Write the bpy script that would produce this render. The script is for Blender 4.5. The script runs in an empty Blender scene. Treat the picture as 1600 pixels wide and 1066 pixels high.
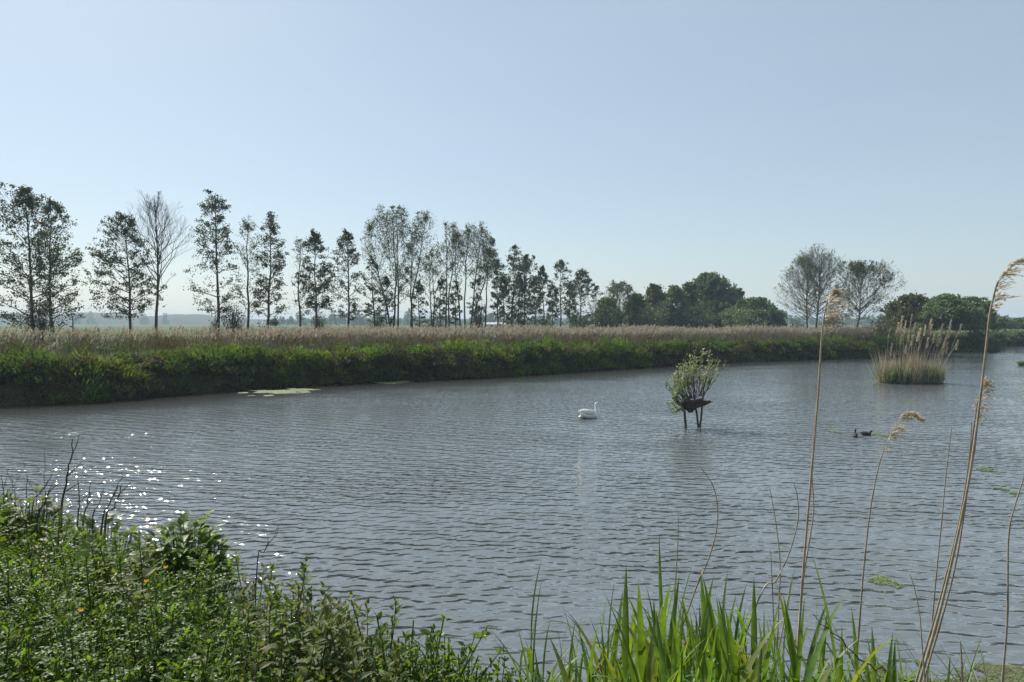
import bpy, math
import numpy as np
from mathutils import Vector, Matrix

scene = bpy.context.scene
col = scene.collection
R = math.radians
PI = math.pi
rng = np.random.default_rng(7)

# ------------------------------------------------------------------ camera
EYE = 4.0
PITCH = R(1.39)
F = 1600 * 26.0 / 36.0
cam_data = bpy.data.cameras.new('camera')
cam_data.lens = 26.0
cam_data.sensor_width = 36.0
cam_data.clip_start = 0.05
cam_data.clip_end = 12000
cam = bpy.data.objects.new('camera', cam_data)
col.objects.link(cam)
cam.location = (0, 0, EYE)
cam.rotation_euler = (PI / 2 - PITCH, 0, 0)
scene.camera = cam

# ------------------------------------------------------------------ light
SUN_EL, SUN_AZ = 44.0, -38.0          # azimuth from +Y (view direction), negative = left
world = bpy.data.worlds.new('World')
scene.world = world
world.use_nodes = True
wn, wl = world.node_tree.nodes, world.node_tree.links
wn.clear()
sky = wn.new('ShaderNodeTexSky')
sky.sky_type = 'NISHITA'
sky.sun_disc = False
sky.sun_elevation = R(SUN_EL)
sky.sun_rotation = R(SUN_AZ)
sky.altitude = 0
sky.air_density = 1.0
sky.dust_density = 0.75
sky.ozone_density = 2.2
bg = wn.new('ShaderNodeBackground')
bg.inputs['Strength'].default_value = 0.08
wo = wn.new('ShaderNodeOutputWorld')
veil = wn.new('ShaderNodeMix')          # thin even cirrus veil over the clear sky
veil.data_type = 'RGBA'
wtc = wn.new('ShaderNodeTexCoord')
wmp = wn.new('ShaderNodeMapping'); wmp.inputs['Scale'].default_value = (1.2, 1.2, 6.0); wmp.inputs['Rotation'].default_value = (0.12, 0.08, 0)
wnz = wn.new('ShaderNodeTexNoise'); wnz.inputs['Scale'].default_value = 1.6; wnz.inputs['Detail'].default_value = 4
wmr = wn.new('ShaderNodeMapRange'); wmr.inputs[1].default_value = 0.3; wmr.inputs[2].default_value = 0.7; wmr.inputs[3].default_value = 0.40; wmr.inputs[4].default_value = 0.50
wl.new(wtc.outputs['Generated'], wmp.inputs['Vector']); wl.new(wmp.outputs[0], wnz.inputs['Vector']); wl.new(wnz.outputs['Fac'], wmr.inputs[0])
wl.new(wmr.outputs[0], veil.inputs['Factor'])
veil.inputs['B'].default_value = (5.5, 6.55, 6.9, 1)
wl.new(sky.outputs[0], veil.inputs['A'])
wl.new(veil.outputs['Result'], bg.inputs['Color'])
wl.new(bg.outputs[0], wo.inputs['Surface'])

sl = bpy.data.lights.new('sun', 'SUN')
sl.energy = 4.8
sl.angle = R(0.53)
sl.color = (1.0, 0.94, 0.84)
sun = bpy.data.objects.new('sun', sl)
col.objects.link(sun)
sd_ = Vector((math.sin(R(SUN_AZ)) * math.cos(R(SUN_EL)), math.cos(R(SUN_AZ)) * math.cos(R(SUN_EL)), math.sin(R(SUN_EL))))
sun.rotation_euler = sd_.to_track_quat('Z', 'Y').to_euler()
sun.location = sd_ * 50

vs = scene.view_settings
vs.view_transform = 'Standard'
vs.look = 'None'
vs.exposure = 0.52
vs.gamma = 1.0
scene.cycles.max_bounces = 6
scene.cycles.diffuse_bounces = 2
scene.cycles.glossy_bounces = 3
scene.cycles.transmission_bounces = 4
scene.cycles.volume_bounces = 0
scene.cycles.caustics_reflective = False
scene.cycles.caustics_refractive = False
scene.cycles.sample_clamp_indirect = 4.0


# ------------------------------------------------------------------ helpers
def px(x, y, D):
    """world point seen at photo pixel (x, y), D metres ahead"""
    u, v = (x - 800) / F, -(y - 533) / F
    dy = math.cos(PITCH) + v * math.sin(PITCH)
    dz = -math.sin(PITCH) + v * math.cos(PITCH)
    s = D / dy
    return np.array((u * s, D, EYE + dz * s))


def pxw(x, y, z=0.0):
    """world point on the level z seen at pixel (x, y)"""
    u, v = (x - 800) / F, -(y - 533) / F
    dy = math.cos(PITCH) + v * math.sin(PITCH)
    dz = -math.sin(PITCH) + v * math.cos(PITCH)
    s = (z - EYE) / dz
    return np.array((u * s, dy * s, z))


def tag(o, label=None, cat=None, group=None, kind=None):
    if label: o['label'] = label
    if cat: o['category'] = cat
    if group: o['group'] = group
    if kind: o['kind'] = kind
    return o


def empty(name, loc, rz=0.0, label=None, cat=None, group=None):
    o = bpy.data.objects.new(name, None)
    o.empty_display_size = 0.2
    o.location = [float(c) for c in loc]
    o.rotation_euler = (0, 0, rz)
    col.objects.link(o)
    return tag(o, label, cat, group)


class MB:
    """collects quad / tri arrays with a tint per vertex; build() links them as one mesh"""
    def __init__(s):
        s.V, s.Fq, s.T, s.n = [], [], [], 0

    def add(s, V, Fc, tint=None):
        V = np.asarray(V, dtype=np.float32).reshape(-1, 3)
        Fc = np.asarray(Fc, dtype=np.int32)
        s.V.append(V)
        s.Fq.append(Fc + s.n)
        if tint is None:
            tint = np.ones((len(V), 3), np.float32)
        tint = np.asarray(tint, dtype=np.float32)
        if tint.ndim == 1:
            tint = np.tile(tint, (len(V), 1))
        s.T.append(tint)
        s.n += len(V)
        return s

    def build(s, name, mat, parent=None, smooth=True, offset=None):
        V = np.concatenate(s.V)
        T = np.concatenate(s.T)
        if offset is not None:
            V = V - np.asarray(offset, np.float32)
        loops = np.concatenate([f.reshape(-1) for f in s.Fq])
        sizes = np.concatenate([np.full(len(f), f.shape[1], np.int32) for f in s.Fq])
        starts = np.concatenate(([0], np.cumsum(sizes)[:-1])).astype(np.int32)
        me = bpy.data.meshes.new(name)
        me.vertices.add(len(V))
        me.vertices.foreach_set('co', V.astype(np.float32).reshape(-1))
        me.loops.add(len(loops))
        me.loops.foreach_set('vertex_index', loops.astype(np.int32))
        me.polygons.add(len(sizes))
        me.polygons.foreach_set('loop_start', starts)
        try:
            me.polygons.foreach_set('loop_total', sizes)
        except Exception:
            pass
        me.polygons.foreach_set('use_smooth', np.full(len(sizes), smooth, bool))
        at = me.attributes.new('tint', 'FLOAT_COLOR', 'POINT')
        at.data.foreach_set('color', np.concatenate([T, np.ones((len(T), 1), np.float32)], 1).reshape(-1))
        me.materials.append(mat)
        me.update(calc_edges=True)
        me.validate()
        o = bpy.data.objects.new(name, me)
        col.objects.link(o)
        if parent is not None:
            o.parent = parent
        return o


def nrm(a):
    return a / np.maximum(np.linalg.norm(a, axis=-1, keepdims=True), 1e-9)


def tubes(P, Rr, k=5):
    """P (B,n,3) paths, Rr (B,n) radii -> verts, quads"""
    P = np.asarray(P, float)
    Rr = np.asarray(Rr, float)
    B, n, _ = P.shape
    T = nrm(np.gradient(P, axis=1))
    ref = np.where(np.abs(T[..., 2:3]) > 0.9, np.array([1.0, 0.2, 0.0]), np.array([0.0, 0.1, 1.0]))
    U = nrm(np.cross(T, ref))
    W = np.cross(T, U)
    a = np.arange(k) / k * 2 * PI
    V = P[:, :, None, :] + Rr[:, :, None, None] * (np.cos(a)[None, None, :, None] * U[:, :, None, :] + np.sin(a)[None, None, :, None] * W[:, :, None, :])
    idx = np.arange(B * n * k).reshape(B, n, k)
    a0 = idx[:, :-1, :]
    a1 = np.roll(a0, -1, axis=2)
    b0 = idx[:, 1:, :]
    b1 = np.roll(b0, -1, axis=2)
    return V.reshape(-1, 3), np.stack([a0, a1, b1, b0], -1).reshape(-1, 4)


def spline(pts, n):
    """smooth resample of a polyline by Catmull-Rom"""
    p = np.asarray(pts, float)
    if len(p) == 2:
        return p[0] + (p[1] - p[0]) * np.linspace(0, 1, n)[:, None]
    q = np.vstack([2 * p[0] - p[1], p, 2 * p[-1] - p[-2]])
    out = []
    for t in np.linspace(0, len(p) - 1, n):
        i = min(int(t), len(p) - 2)
        u = t - i
        a, b, c, d = q[i], q[i + 1], q[i + 2], q[i + 3]
        out.append(0.5 * ((2 * b) + (c - a) * u + (2 * a - 5 * b + 4 * c - d) * u * u + (3 * b - a - 3 * c + d) * u ** 3))
    return np.array(out)


def leaf_tmpl(m=4, w=0.4, fold=0.25, droop=0.2, serr=0.0, peak=0.4, wavy=0.0, flip=False):
    """one leaf along +Y, length 1, three columns; serr cuts the margin"""
    s = np.linspace(0, 1, m + 1)
    wd = w * 0.5 * np.where(s < peak, np.sin(np.clip(s / peak, 0, 1) * PI / 2) ** 0.8, np.cos((s - peak) / (1 - peak) * PI / 2) ** 0.9)
    if serr:
        wd = wd * (1 - serr * (np.arange(m + 1) % 2))
    wd[0] = w * 0.03
    wd[-1] = 0.002
    y = s * (1 - 0.15 * droop)
    z = -droop * s ** 2
    V = []
    for i in range(m + 1):
        wv = wavy * (1 if i % 2 else -1) * wd[i]
        V += [(-wd[i], y[i] - serr * .05 * (i % 2), z[i] + fold * wd[i] + wv), (0, y[i], z[i]), (wd[i], y[i] - serr * .05 * (i % 2), z[i] + fold * wd[i] + wv)]
    Fc = []
    for i in range(m):
        a = i * 3
        Fc += [(a, a + 1, a + 4, a + 3), (a + 1, a + 2, a + 5, a + 4)]
    return np.array(V), np.array(Fc)


DIA = (np.array([(0, 0, 0), (0.5, 0.45, 0.12), (0, 1, 0), (-0.5, 0.45, 0.12)], float), np.array([(0, 1, 2, 3)]))


def place(tm, P, D, N, S, Wd=None):
    """copies of leaf template tm at P, along D, facing N, length S, width scale Wd"""
    V0, F0 = tm
    P = np.asarray(P, float); n = len(P)
    D = nrm(np.asarray(D, float))
    U = nrm(np.cross(D, N))
    Nn = np.cross(U, D)
    S = np.broadcast_to(np.asarray(S, float), (n,))
    Wd = S if Wd is None else np.broadcast_to(np.asarray(Wd, float), (n,))
    V = (P[:, None, :] + V0[None, :, 0:1] * U[:, None, :] * Wd[:, None, None]
         + V0[None, :, 1:2] * D[:, None, :] * S[:, None, None] + V0[None, :, 2:3] * Nn[:, None, :] * S[:, None, None])
    Fc = F0[None] + (np.arange(n) * len(V0))[:, None, None]
    return V.reshape(-1, 3), Fc.reshape(-1, F0.shape[1])


def rep(t, k):
    return np.repeat(np.asarray(t), k, axis=0)


def tints(r, n, lo=0.7, hi=1.3, hue=0.12):
    b = r.uniform(lo, hi, (n, 1))
    h = r.normal(0, hue, (n, 1))
    return b * np.concatenate([1 + h, np.ones((n, 1)), 1 - h * 0.6], 1)


def vnoise(x, y, seed=0, cell=1.0):
    """smooth value noise in numpy, 0..1"""
    x = np.asarray(x, float) / cell
    y = np.asarray(y, float) / cell
    xi, yi = np.floor(x).astype(np.int64), np.floor(y).astype(np.int64)
    xf, yf = x - xi, y - yi
    xf = xf * xf * (3 - 2 * xf)
    yf = yf * yf * (3 - 2 * yf)

    def h(a, b):
        v = np.sin(a * 127.1 + b * 311.7 + seed * 74.7) * 43758.5453
        return v - np.floor(v)
    return (h(xi, yi) * (1 - xf) + h(xi + 1, yi) * xf) * (1 - yf) + (h(xi, yi + 1) * (1 - xf) + h(xi + 1, yi + 1) * xf) * yf


# ------------------------------------------------------------------ materials
def mat(name):
    m = bpy.data.materials.new(name)
    m.use_nodes = True
    m.node_tree.nodes.clear()
    return m, m.node_tree.nodes, m.node_tree.links


def leaf_mat(name, c, trans=0.35, rough=0.45, spec=0.5, tcol=None, noise=30.0):
    m, N, L = mat(name)
    at = N.new('ShaderNodeAttribute'); at.attribute_name = 'tint'
    tc = N.new('ShaderNodeTexCoord')
    nz = N.new('ShaderNodeTexNoise'); nz.inputs['Scale'].default_value = noise; nz.inputs['Detail'].default_value = 2
    L.new(tc.outputs['Object'], nz.inputs['Vector'])
    mr = N.new('ShaderNodeMapRange'); mr.inputs[1].default_value = 0.3; mr.inputs[2].default_value = 0.7
    mr.inputs[3].default_value = 0.75; mr.inputs[4].default_value = 1.25
    L.new(nz.outputs['Fac'], mr.inputs[0])
    mx = N.new('ShaderNodeVectorMath'); mx.operation = 'MULTIPLY'; mx.inputs[1].default_value = c
    L.new(at.outputs['Color'], mx.inputs[0])
    sc_ = N.new('ShaderNodeVectorMath'); sc_.operation = 'SCALE'
    L.new(mx.outputs[0], sc_.inputs[0]); L.new(mr.outputs[0], sc_.inputs['Scale'])
    p = N.new('ShaderNodeBsdfPrincipled')
    p.inputs['Roughness'].default_value = rough
    p.inputs['Specular IOR Level'].default_value = spec
    L.new(sc_.outputs[0], p.inputs['Base Color'])
    o = N.new('ShaderNodeOutputMaterial')
    if trans > 0:
        t = N.new('ShaderNodeBsdfTranslucent')
        k = N.new('ShaderNodeVectorMath'); k.operation = 'MULTIPLY'; k.inputs[1].default_value = tcol or (1.5, 1.5, 0.6)
        L.new(sc_.outputs[0], k.inputs[0]); L.new(k.outputs[0], t.inputs['Color'])
        ms = N.new('ShaderNodeMixShader'); ms.inputs[0].default_value = trans
        L.new(p.outputs[0], ms.inputs[1]); L.new(t.outputs[0], ms.inputs[2]); L.new(ms.outputs[0], o.inputs['Surface'])
    else:
        L.new(p.outputs[0], o.inputs['Surface'])
    return m


def rough_mat(name, c1, c2, scale=8.0, rough=0.8, bump=0.3, stretch=(1, 1, 1), spec=0.3):
    m, N, L = mat(name)
    tc = N.new('ShaderNodeTexCoord')
    mp = N.new('ShaderNodeMapping'); mp.inputs['Scale'].default_value = stretch
    L.new(tc.outputs['Object'], mp.inputs['Vector'])
    nz = N.new('ShaderNodeTexNoise'); nz.inputs['Scale'].default_value = scale; nz.inputs['Detail'].default_value = 5
    L.new(mp.outputs[0], nz.inputs['Vector'])
    cr = N.new('ShaderNodeValToRGB')
    cr.color_ramp.elements[0].position = 0.3; cr.color_ramp.elements[0].color = (*c1, 1)
    cr.color_ramp.elements[1].position = 0.7; cr.color_ramp.elements[1].color = (*c2, 1)
    L.new(nz.outputs['Fac'], cr.inputs[0])
    p = N.new('ShaderNodeBsdfPrincipled')
    p.inputs['Roughness'].default_value = rough
    p.inputs['Specular IOR Level'].default_value = spec
    L.new(cr.outputs[0], p.inputs['Base Color'])
    if bump:
        b = N.new('ShaderNodeBump'); b.inputs['Strength'].default_value = bump; b.inputs['Distance'].default_value = 0.02
        L.new(nz.outputs['Fac'], b.inputs['Height']); L.new(b.outputs[0], p.inputs['Normal'])
    o = N.new('ShaderNodeOutputMaterial')
    L.new(p.outputs[0], o.inputs['Surface'])
    return m


M = {
    'bark': rough_mat('bark', (0.045, 0.038, 0.03), (0.11, 0.095, 0.075), 6, 0.9, 0.5, (4, 4, 0.6)),
    'pale_bark': rough_mat('pale_bark', (0.08, 0.072, 0.06), (0.16, 0.145, 0.12), 6, 0.9, 0.5, (4, 4, 0.6)),
    'alder_leaf': leaf_mat('alder_leaf', (0.045, 0.066, 0.025), 0.27),
    'poplar_leaf': leaf_mat('poplar_leaf', (0.068, 0.088, 0.034), 0.3),
    'olive_leaf': leaf_mat('olive_leaf', (0.078, 0.094, 0.045), 0.3),
    'wood_leaf': leaf_mat('wood_leaf', (0.095, 0.14, 0.075), 0.4),
    'dark_leaf': leaf_mat('dark_leaf', (0.085, 0.13, 0.075), 0.38),
    'willow_leaf': leaf_mat('willow_leaf', (0.24, 0.28, 0.17), 0.4, tcol=(1.25, 1.3, .75)),
    'bank_leaf': leaf_mat('bank_leaf', (0.068, 0.112, 0.031), 0.42, 0.65, 0.2, tcol=(1.6, 1.5, 0.5)),
    'reed_dry': leaf_mat('reed_dry', (0.38, 0.34, 0.255), 0.3, 0.6, 0.3, (1.1, 1.0, 0.85)),
    'reed_stem': leaf_mat('reed_stem', (0.36, 0.28, 0.19), 0.0, 0.5, 0.4),
    'plume': leaf_mat('plume', (0.57, 0.52, 0.42), 0.45, 0.7, 0.2, (1.1, 1.0, 0.85)),
    'reed_green': leaf_mat('reed_green', (0.1, 0.18, 0.034), 0.5, 0.45, 0.4, (1.5, 1.4, 0.45)),
    'weed': leaf_mat('weed', (0.1, 0.165, 0.032), 0.48, 0.46, 0.3, (1.6, 1.5, .5)),
    'nettle': leaf_mat('nettle', (0.09, 0.135, 0.032), 0.45, 0.55, 0.25),
    'nettle_stem': leaf_mat('nettle_stem', (0.09, 0.06, 0.045), 0.0, 0.6, 0.3),
    'grass': leaf_mat('grass', (0.09, 0.15, 0.04), 0.45, 0.4, 0.5),
    'dock': leaf_mat('dock', (0.11, 0.19, 0.03), 0.5, 0.4, 0.5),
    'green_stem': leaf_mat('green_stem', (0.07, 0.11, 0.03), 0.0, 0.5, 0.4),
    'twig': leaf_mat('twig', (0.06, 0.045, 0.035), 0.0, 0.8, 0.2),
    'algae': leaf_mat('algae', (0.17, 0.21, 0.075), 0.0, 0.5, 0.4),
    'algae_brown': leaf_mat('algae_brown', (0.11, 0.11, 0.05), 0.0, 0.6, 0.4),
    'petal': leaf_mat('petal', (0.75, 0.48, 0.03), 0.3, 0.5, 0.3, (1, 1, 0.8)),
    'white_flower': leaf_mat('white_flower', (0.55, 0.55, 0.45), 0.3, 0.6, 0.2, (1, 1, 1)),
    'swan': rough_mat('swan_feathers', (0.72, 0.71, 0.68), (0.84, 0.83, 0.8), 14, 0.6, 0.15, (1, 3, 3)),
    'swan_tail': rough_mat('stained_feathers', (0.5, 0.42, 0.27), (0.7, 0.63, 0.45), 14, 0.6, 0.15),
    'bill': rough_mat('orange_bill', (0.42, 0.13, 0.03), (0.55, 0.2, 0.05), 20, 0.4, 0.0),
    'black': rough_mat('black_skin', (0.012, 0.012, 0.012), (0.03, 0.03, 0.03), 20, 0.5, 0.0),
    'duck_brown': rough_mat('brown_feathers', (0.025, 0.02, 0.015), (0.09, 0.07, 0.05), 30, 0.6, 0.2),
    'duck_head': rough_mat('dark_green_feathers', (0.008, 0.016, 0.012), (0.015, 0.03, 0.022), 30, 0.35, 0.0),
    'duck_white': rough_mat('pale_feathers', (0.4, 0.38, 0.35), (0.55, 0.53, 0.5), 30, 0.6, 0.2),
    'duck_bill': rough_mat('yellow_bill', (0.22, 0.18, 0.05), (0.32, 0.26, 0.08), 20, 0.4, 0.0),
    'log': rough_mat('rotten_wood', (0.022, 0.018, 0.015), (0.085, 0.068, 0.052), 9, 0.95, 0.9, (1, 6, 6)),
    'post': rough_mat('grey_wood', (0.05, 0.045, 0.04), (0.12, 0.11, 0.095), 9, 0.9, 0.4, (4, 4, 0.5)),
    'white_wall': rough_mat('white_paint', (0.7, 0.7, 0.68), (0.8, 0.8, 0.78), 2, 0.6, 0.0),
    'roof': rough_mat('pale_roof', (0.5, 0.5, 0.5), (0.6, 0.6, 0.6), 2, 0.6, 0.0),
    'glass': rough_mat('dark_glass', (0.03, 0.035, 0.04), (0.05, 0.055, 0.06), 2, 0.1, 0.0),
    'hill': rough_mat('hill_scrub', (0.03, 0.045, 0.025), (0.05, 0.07, 0.035), 0.05, 0.95, 0.0),
}


def ground_mat():
    m, N, L = mat('ground')
    tc = N.new('ShaderNodeTexCoord')
    n1 = N.new('ShaderNodeTexNoise'); n1.inputs['Scale'].default_value = 0.25; n1.inputs['Detail'].default_value = 6
    n2 = N.new('ShaderNodeTexNoise'); n2.inputs['Scale'].default_value = 9.0; n2.inputs['Detail'].default_value = 5
    L.new(tc.outputs['Object'], n1.inputs['Vector']); L.new(tc.outputs['Object'], n2.inputs['Vector'])
    at = N.new('ShaderNodeAttribute'); at.attribute_name = 'tint'      # red: share of meadow
    sp = N.new('ShaderNodeSeparateColor'); L.new(at.outputs['Color'], sp.inputs[0])
    soil = N.new('ShaderNodeValToRGB')
    soil.color_ramp.elements[0].position = 0.35; soil.color_ramp.elements[0].color = (0.03, 0.024, 0.015, 1)
    soil.color_ramp.elements[1].position = 0.7; soil.color_ramp.elements[1].color = (0.055, 0.06, 0.025, 1)
    L.new(n2.outputs['Fac'], soil.inputs[0])
    mead = N.new('ShaderNodeValToRGB')
    mead.color_ramp.elements[0].position = 0.35; mead.color_ramp.elements[0].color = (0.042, 0.078, 0.022, 1)
    mead.color_ramp.elements[1].position = 0.7; mead.color_ramp.elements[1].color = (0.07, 0.105, 0.032, 1)
    L.new(n1.outputs['Fac'], mead.inputs[0])
    mx = N.new('ShaderNodeMix'); mx.data_type = 'RGBA'
    L.new(sp.outputs[0], mx.inputs['Factor']); L.new(soil.outputs[0], mx.inputs['A']); L.new(mead.outputs[0], mx.inputs['B'])
    b = N.new('ShaderNodeBump'); b.inputs['Distance'].default_value = 0.05; b.inputs['Strength'].default_value = 0.6
    L.new(n2.outputs['Fac'], b.inputs['Height'])
    p = N.new('ShaderNodeBsdfPrincipled'); p.inputs['Roughness'].default_value = 0.95; p.inputs['Specular IOR Level'].default_value = 0.15
    L.new(mx.outputs['Result'], p.inputs['Base Color']); L.new(b.outputs[0], p.inputs['Normal'])
    o = N.new('ShaderNodeOutputMaterial'); L.new(p.outputs[0], o.inputs['Surface'])
    return m


def water_mat():
    """wind ripples: slope of a height field taken by finite differences, so it does not fade with distance"""
    m, N, L = mat('water')
    tc = N.new('ShaderNodeTexCoord')
    at = N.new('ShaderNodeAttribute'); at.attribute_name = 'tint'      # red: exposure to the wind
    sp = N.new('ShaderNodeSeparateColor'); L.new(at.outputs['Color'], sp.inputs[0])
    EPS = 0.012
    # trains of wind waves: length in metres, direction, height, warp; then fine noise chop
    trains = [(0.30, 4, 0.0190, 6.0, 1.5), (0.19, -24, 0.0085, 5.5, 1.4), (0.62, 27, 0.021, 5.0, 1.2), (0.10, 13, 0.0026, 4.0, 1.0)]
    chop = [((3.2, 5.4), -10, 0.0145, 2.0), ((11.0, 15.0), 5, 0.0028, 0.0)]

    def height(off):
        tot = None
        ad = N.new('ShaderNodeVectorMath'); ad.operation = 'ADD'; ad.inputs[1].default_value = off
        L.new(tc.outputs['Object'], ad.inputs[0])
        outs = []
        for (lam, rot, amp, dist, dsc) in trains:
            mp = N.new('ShaderNodeMapping'); mp.inputs['Rotation'].default_value = (0, 0, R(rot))
            L.new(ad.outputs[0], mp.inputs['Vector'])
            w = N.new('ShaderNodeTexWave'); w.wave_type = 'BANDS'; w.bands_direction = 'Y'; w.wave_profile = 'SIN'
            w.inputs['Scale'].default_value = 2 * PI / (20 * lam); w.inputs['Distortion'].default_value = dist
            w.inputs['Detail'].default_value = 1.5; w.inputs['Detail Scale'].default_value = dsc
            L.new(mp.outputs[0], w.inputs['Vector'])
            outs.append((w.outputs['Fac'], amp))
        for (st, rot, amp, det) in chop:
            mp = N.new('ShaderNodeMapping'); mp.inputs['Rotation'].default_value = (0, 0, R(rot)); mp.inputs['Scale'].default_value = (st[0], st[1], 1)
            L.new(ad.outputs[0], mp.inputs['Vector'])
            nz = N.new('ShaderNodeTexNoise'); nz.noise_dimensions = '2D'
            nz.inputs['Scale'].default_value = 1.0; nz.inputs['Detail'].default_value = det; nz.inputs['Distortion'].default_value = 0.5
            L.new(mp.outputs[0], nz.inputs['Vector'])
            outs.append((nz.outputs['Fac'], amp))
        for src, amp in outs:
            ml = N.new('ShaderNodeMath'); ml.operation = 'MULTIPLY_ADD'; ml.inputs[1].default_value = amp
            L.new(src, ml.inputs[0])
            if tot is None:
                ml.inputs[2].default_value = 0
            else:
                L.new(tot.outputs[0], ml.inputs[2])
            tot = ml
        return tot
    h0, hx, hy = height((0, 0, 0)), height((EPS, 0, 0)), height((0, EPS, 0))
    pn = N.new('ShaderNodeTexNoise'); pn.noise_dimensions = '2D'; pn.inputs['Scale'].default_value = 0.3; pn.inputs['Detail'].default_value = 2
    mp = N.new('ShaderNodeMapping'); mp.inputs['Scale'].default_value = (0.7, 1.6, 1)
    L.new(tc.outputs['Object'], mp.inputs['Vector']); L.new(mp.outputs[0], pn.inputs['Vector'])
    pr = N.new('ShaderNodeMapRange'); pr.inputs[1].default_value = 0.3; pr.inputs[2].default_value = 0.7; pr.inputs[3].default_value = 0.55; pr.inputs[4].default_value = 1.3
    L.new(pn.outputs['Fac'], pr.inputs[0])
    k = N.new('ShaderNodeMath'); k.operation = 'MULTIPLY'
    ln = N.new('ShaderNodeTexNoise'); ln.noise_dimensions = '2D'; ln.inputs['Scale'].default_value = 0.07; ln.inputs['Detail'].default_value = 2
    lm = N.new('ShaderNodeMapping'); lm.inputs['Scale'].default_value = (0.6, 2.2, 1); lm.inputs['Rotation'].default_value = (0, 0, R(-8))
    L.new(tc.outputs['Object'], lm.inputs['Vector']); L.new(lm.outputs[0], ln.inputs['Vector'])
    lr = N.new('ShaderNodeMapRange'); lr.inputs[1].default_value = 0.35; lr.inputs[2].default_value = 0.65; lr.inputs[3].default_value = 0.6; lr.inputs[4].default_value = 1.25
    L.new(ln.outputs['Fac'], lr.inputs[0])                              # wind lanes
    lk = N.new('ShaderNodeMath'); lk.operation = 'MULTIPLY'
    L.new(pr.outputs[0], lk.inputs[0]); L.new(lr.outputs[0], lk.inputs[1])
    L.new(lk.outputs[0], k.inputs[0]); L.new(sp.outputs[0], k.inputs[1])
    cv = N.new('ShaderNodeCombineXYZ'); cv.inputs[2].default_value = 1.0
    for i, hh in enumerate((hx, hy)):
        d = N.new('ShaderNodeMath'); d.operation = 'SUBTRACT'
        L.new(h0.outputs[0], d.inputs[0]); L.new(hh.outputs[0], d.inputs[1])
        q = N.new('ShaderNodeMath'); q.operation = 'MULTIPLY'; q.inputs[1].default_value = 1 / EPS
        L.new(d.outputs[0], q.inputs[0])
        w = N.new('ShaderNodeMath'); w.operation = 'MULTIPLY'
        L.new(q.outputs[0], w.inputs[0]); L.new(k.outputs[0], w.inputs[1])
        L.new(w.outputs[0], cv.inputs[i])
    nv = N.new('ShaderNodeVectorMath'); nv.operation = 'NORMALIZE'
    L.new(cv.outputs[0], nv.inputs[0])
    df = N.new('ShaderNodeBsdfDiffuse')
    bd = N.new('ShaderNodeMix'); bd.data_type = 'RGBA'      # dark bank reflection painted into the far margin, silty open water
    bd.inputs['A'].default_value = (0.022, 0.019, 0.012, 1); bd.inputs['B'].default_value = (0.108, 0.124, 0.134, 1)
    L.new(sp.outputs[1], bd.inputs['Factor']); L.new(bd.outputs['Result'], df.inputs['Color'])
    gl = N.new('ShaderNodeBsdfGlossy'); gl.inputs['Roughness'].default_value = 0.025; gl.inputs['Color'].default_value = (1, 1, 1, 1)
    fr = N.new('ShaderNodeFresnel'); fr.inputs['IOR'].default_value = 1.75
    mx = N.new('ShaderNodeMixShader')
    L.new(nv.outputs[0], gl.inputs['Normal']); L.new(nv.outputs[0], fr.inputs['Normal'])
    L.new(fr.outputs[0], mx.inputs[0]); L.new(df.outputs[0], mx.inputs[1]); L.new(gl.outputs[0], mx.inputs[2])
    o = N.new('ShaderNodeOutputMaterial'); L.new(mx.outputs[0], o.inputs['Surface'])
    return m


# ------------------------------------------------------------------ terrain
shore_px = [(0, 633), (150, 627), (345, 610), (430, 605), (560, 598), (760, 589), (900, 580), (1040, 571), (1150, 565), (1280, 561), (1375, 559)]
FAR = [(-400.0, 10.0), (-120.0, 24.0), (-60.0, 31.0), (-38.0, 34.2)] + [tuple(pxw(x, y)[:2]) for x, y in shore_px] + \
      [(46.5, 88.0), (48.5, 93.0), (51.0, 99.0), (56.0, 102.0), (66.0, 104.0), (71.0, 109.0), (75.0, 124.0), (90.0, 132.0), (130.0, 133.0), (260.0, 137.0), (600.0, 150.0)]
FAR_POLY = FAR + [(4500.0, 150.0), (4500.0, 9000.0), (-4500.0, 9000.0), (-4500.0, 10.0)]
CREST = [(-40.0, 13.0), (-12.0, 8.2), (-4.6, 5.7), (-3.0, 4.9), (-1.75, 3.9), (-0.75, 3.2), (-0.1, 2.75), (0.5, 2.35), (1.5, 2.2), (8.0, 2.3), (20.0, 2.0), (60.0, -5.0)]


def seg_dist(X, Y, pl):
    d = np.full(X.shape, 1e9)
    for (x0, y0), (x1, y1) in zip(pl[:-1], pl[1:]):
        ex, ey = x1 - x0, y1 - y0
        t = np.clip(((X - x0) * ex + (Y - y0) * ey) / (ex * ex + ey * ey), 0, 1)
        d = np.minimum(d, np.hypot(X - x0 - t * ex, Y - y0 - t * ey))
    return d


def inside(X, Y, poly):
    r = np.zeros(X.shape, bool)
    n = len(poly)
    for i in range(n):
        x0, y0 = poly[i]
        x1, y1 = poly[(i + 1) % n]
        if y0 == y1:
            continue
        c = ((y0 > Y) != (y1 > Y)) & (X < (x1 - x0) * (Y - y0) / (y1 - y0) + x0)
        r ^= c
    return r


def sd_far(X, Y):
    """metres inland of the far shore (negative over water)"""
    d = seg_dist(X, Y, FAR)
    return np.where(inside(X, Y, FAR_POLY), d, -d)


def sd_near(X, Y):
    """metres past the crest of the near bank (towards the water)"""
    d = seg_dist(X, Y, CREST)
    cx = np.array([c[0] for c in CREST]); cy = np.array([c[1] for c in CREST])
    return np.where(Y > np.interp(X, cx, cy), d, -d)


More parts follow.
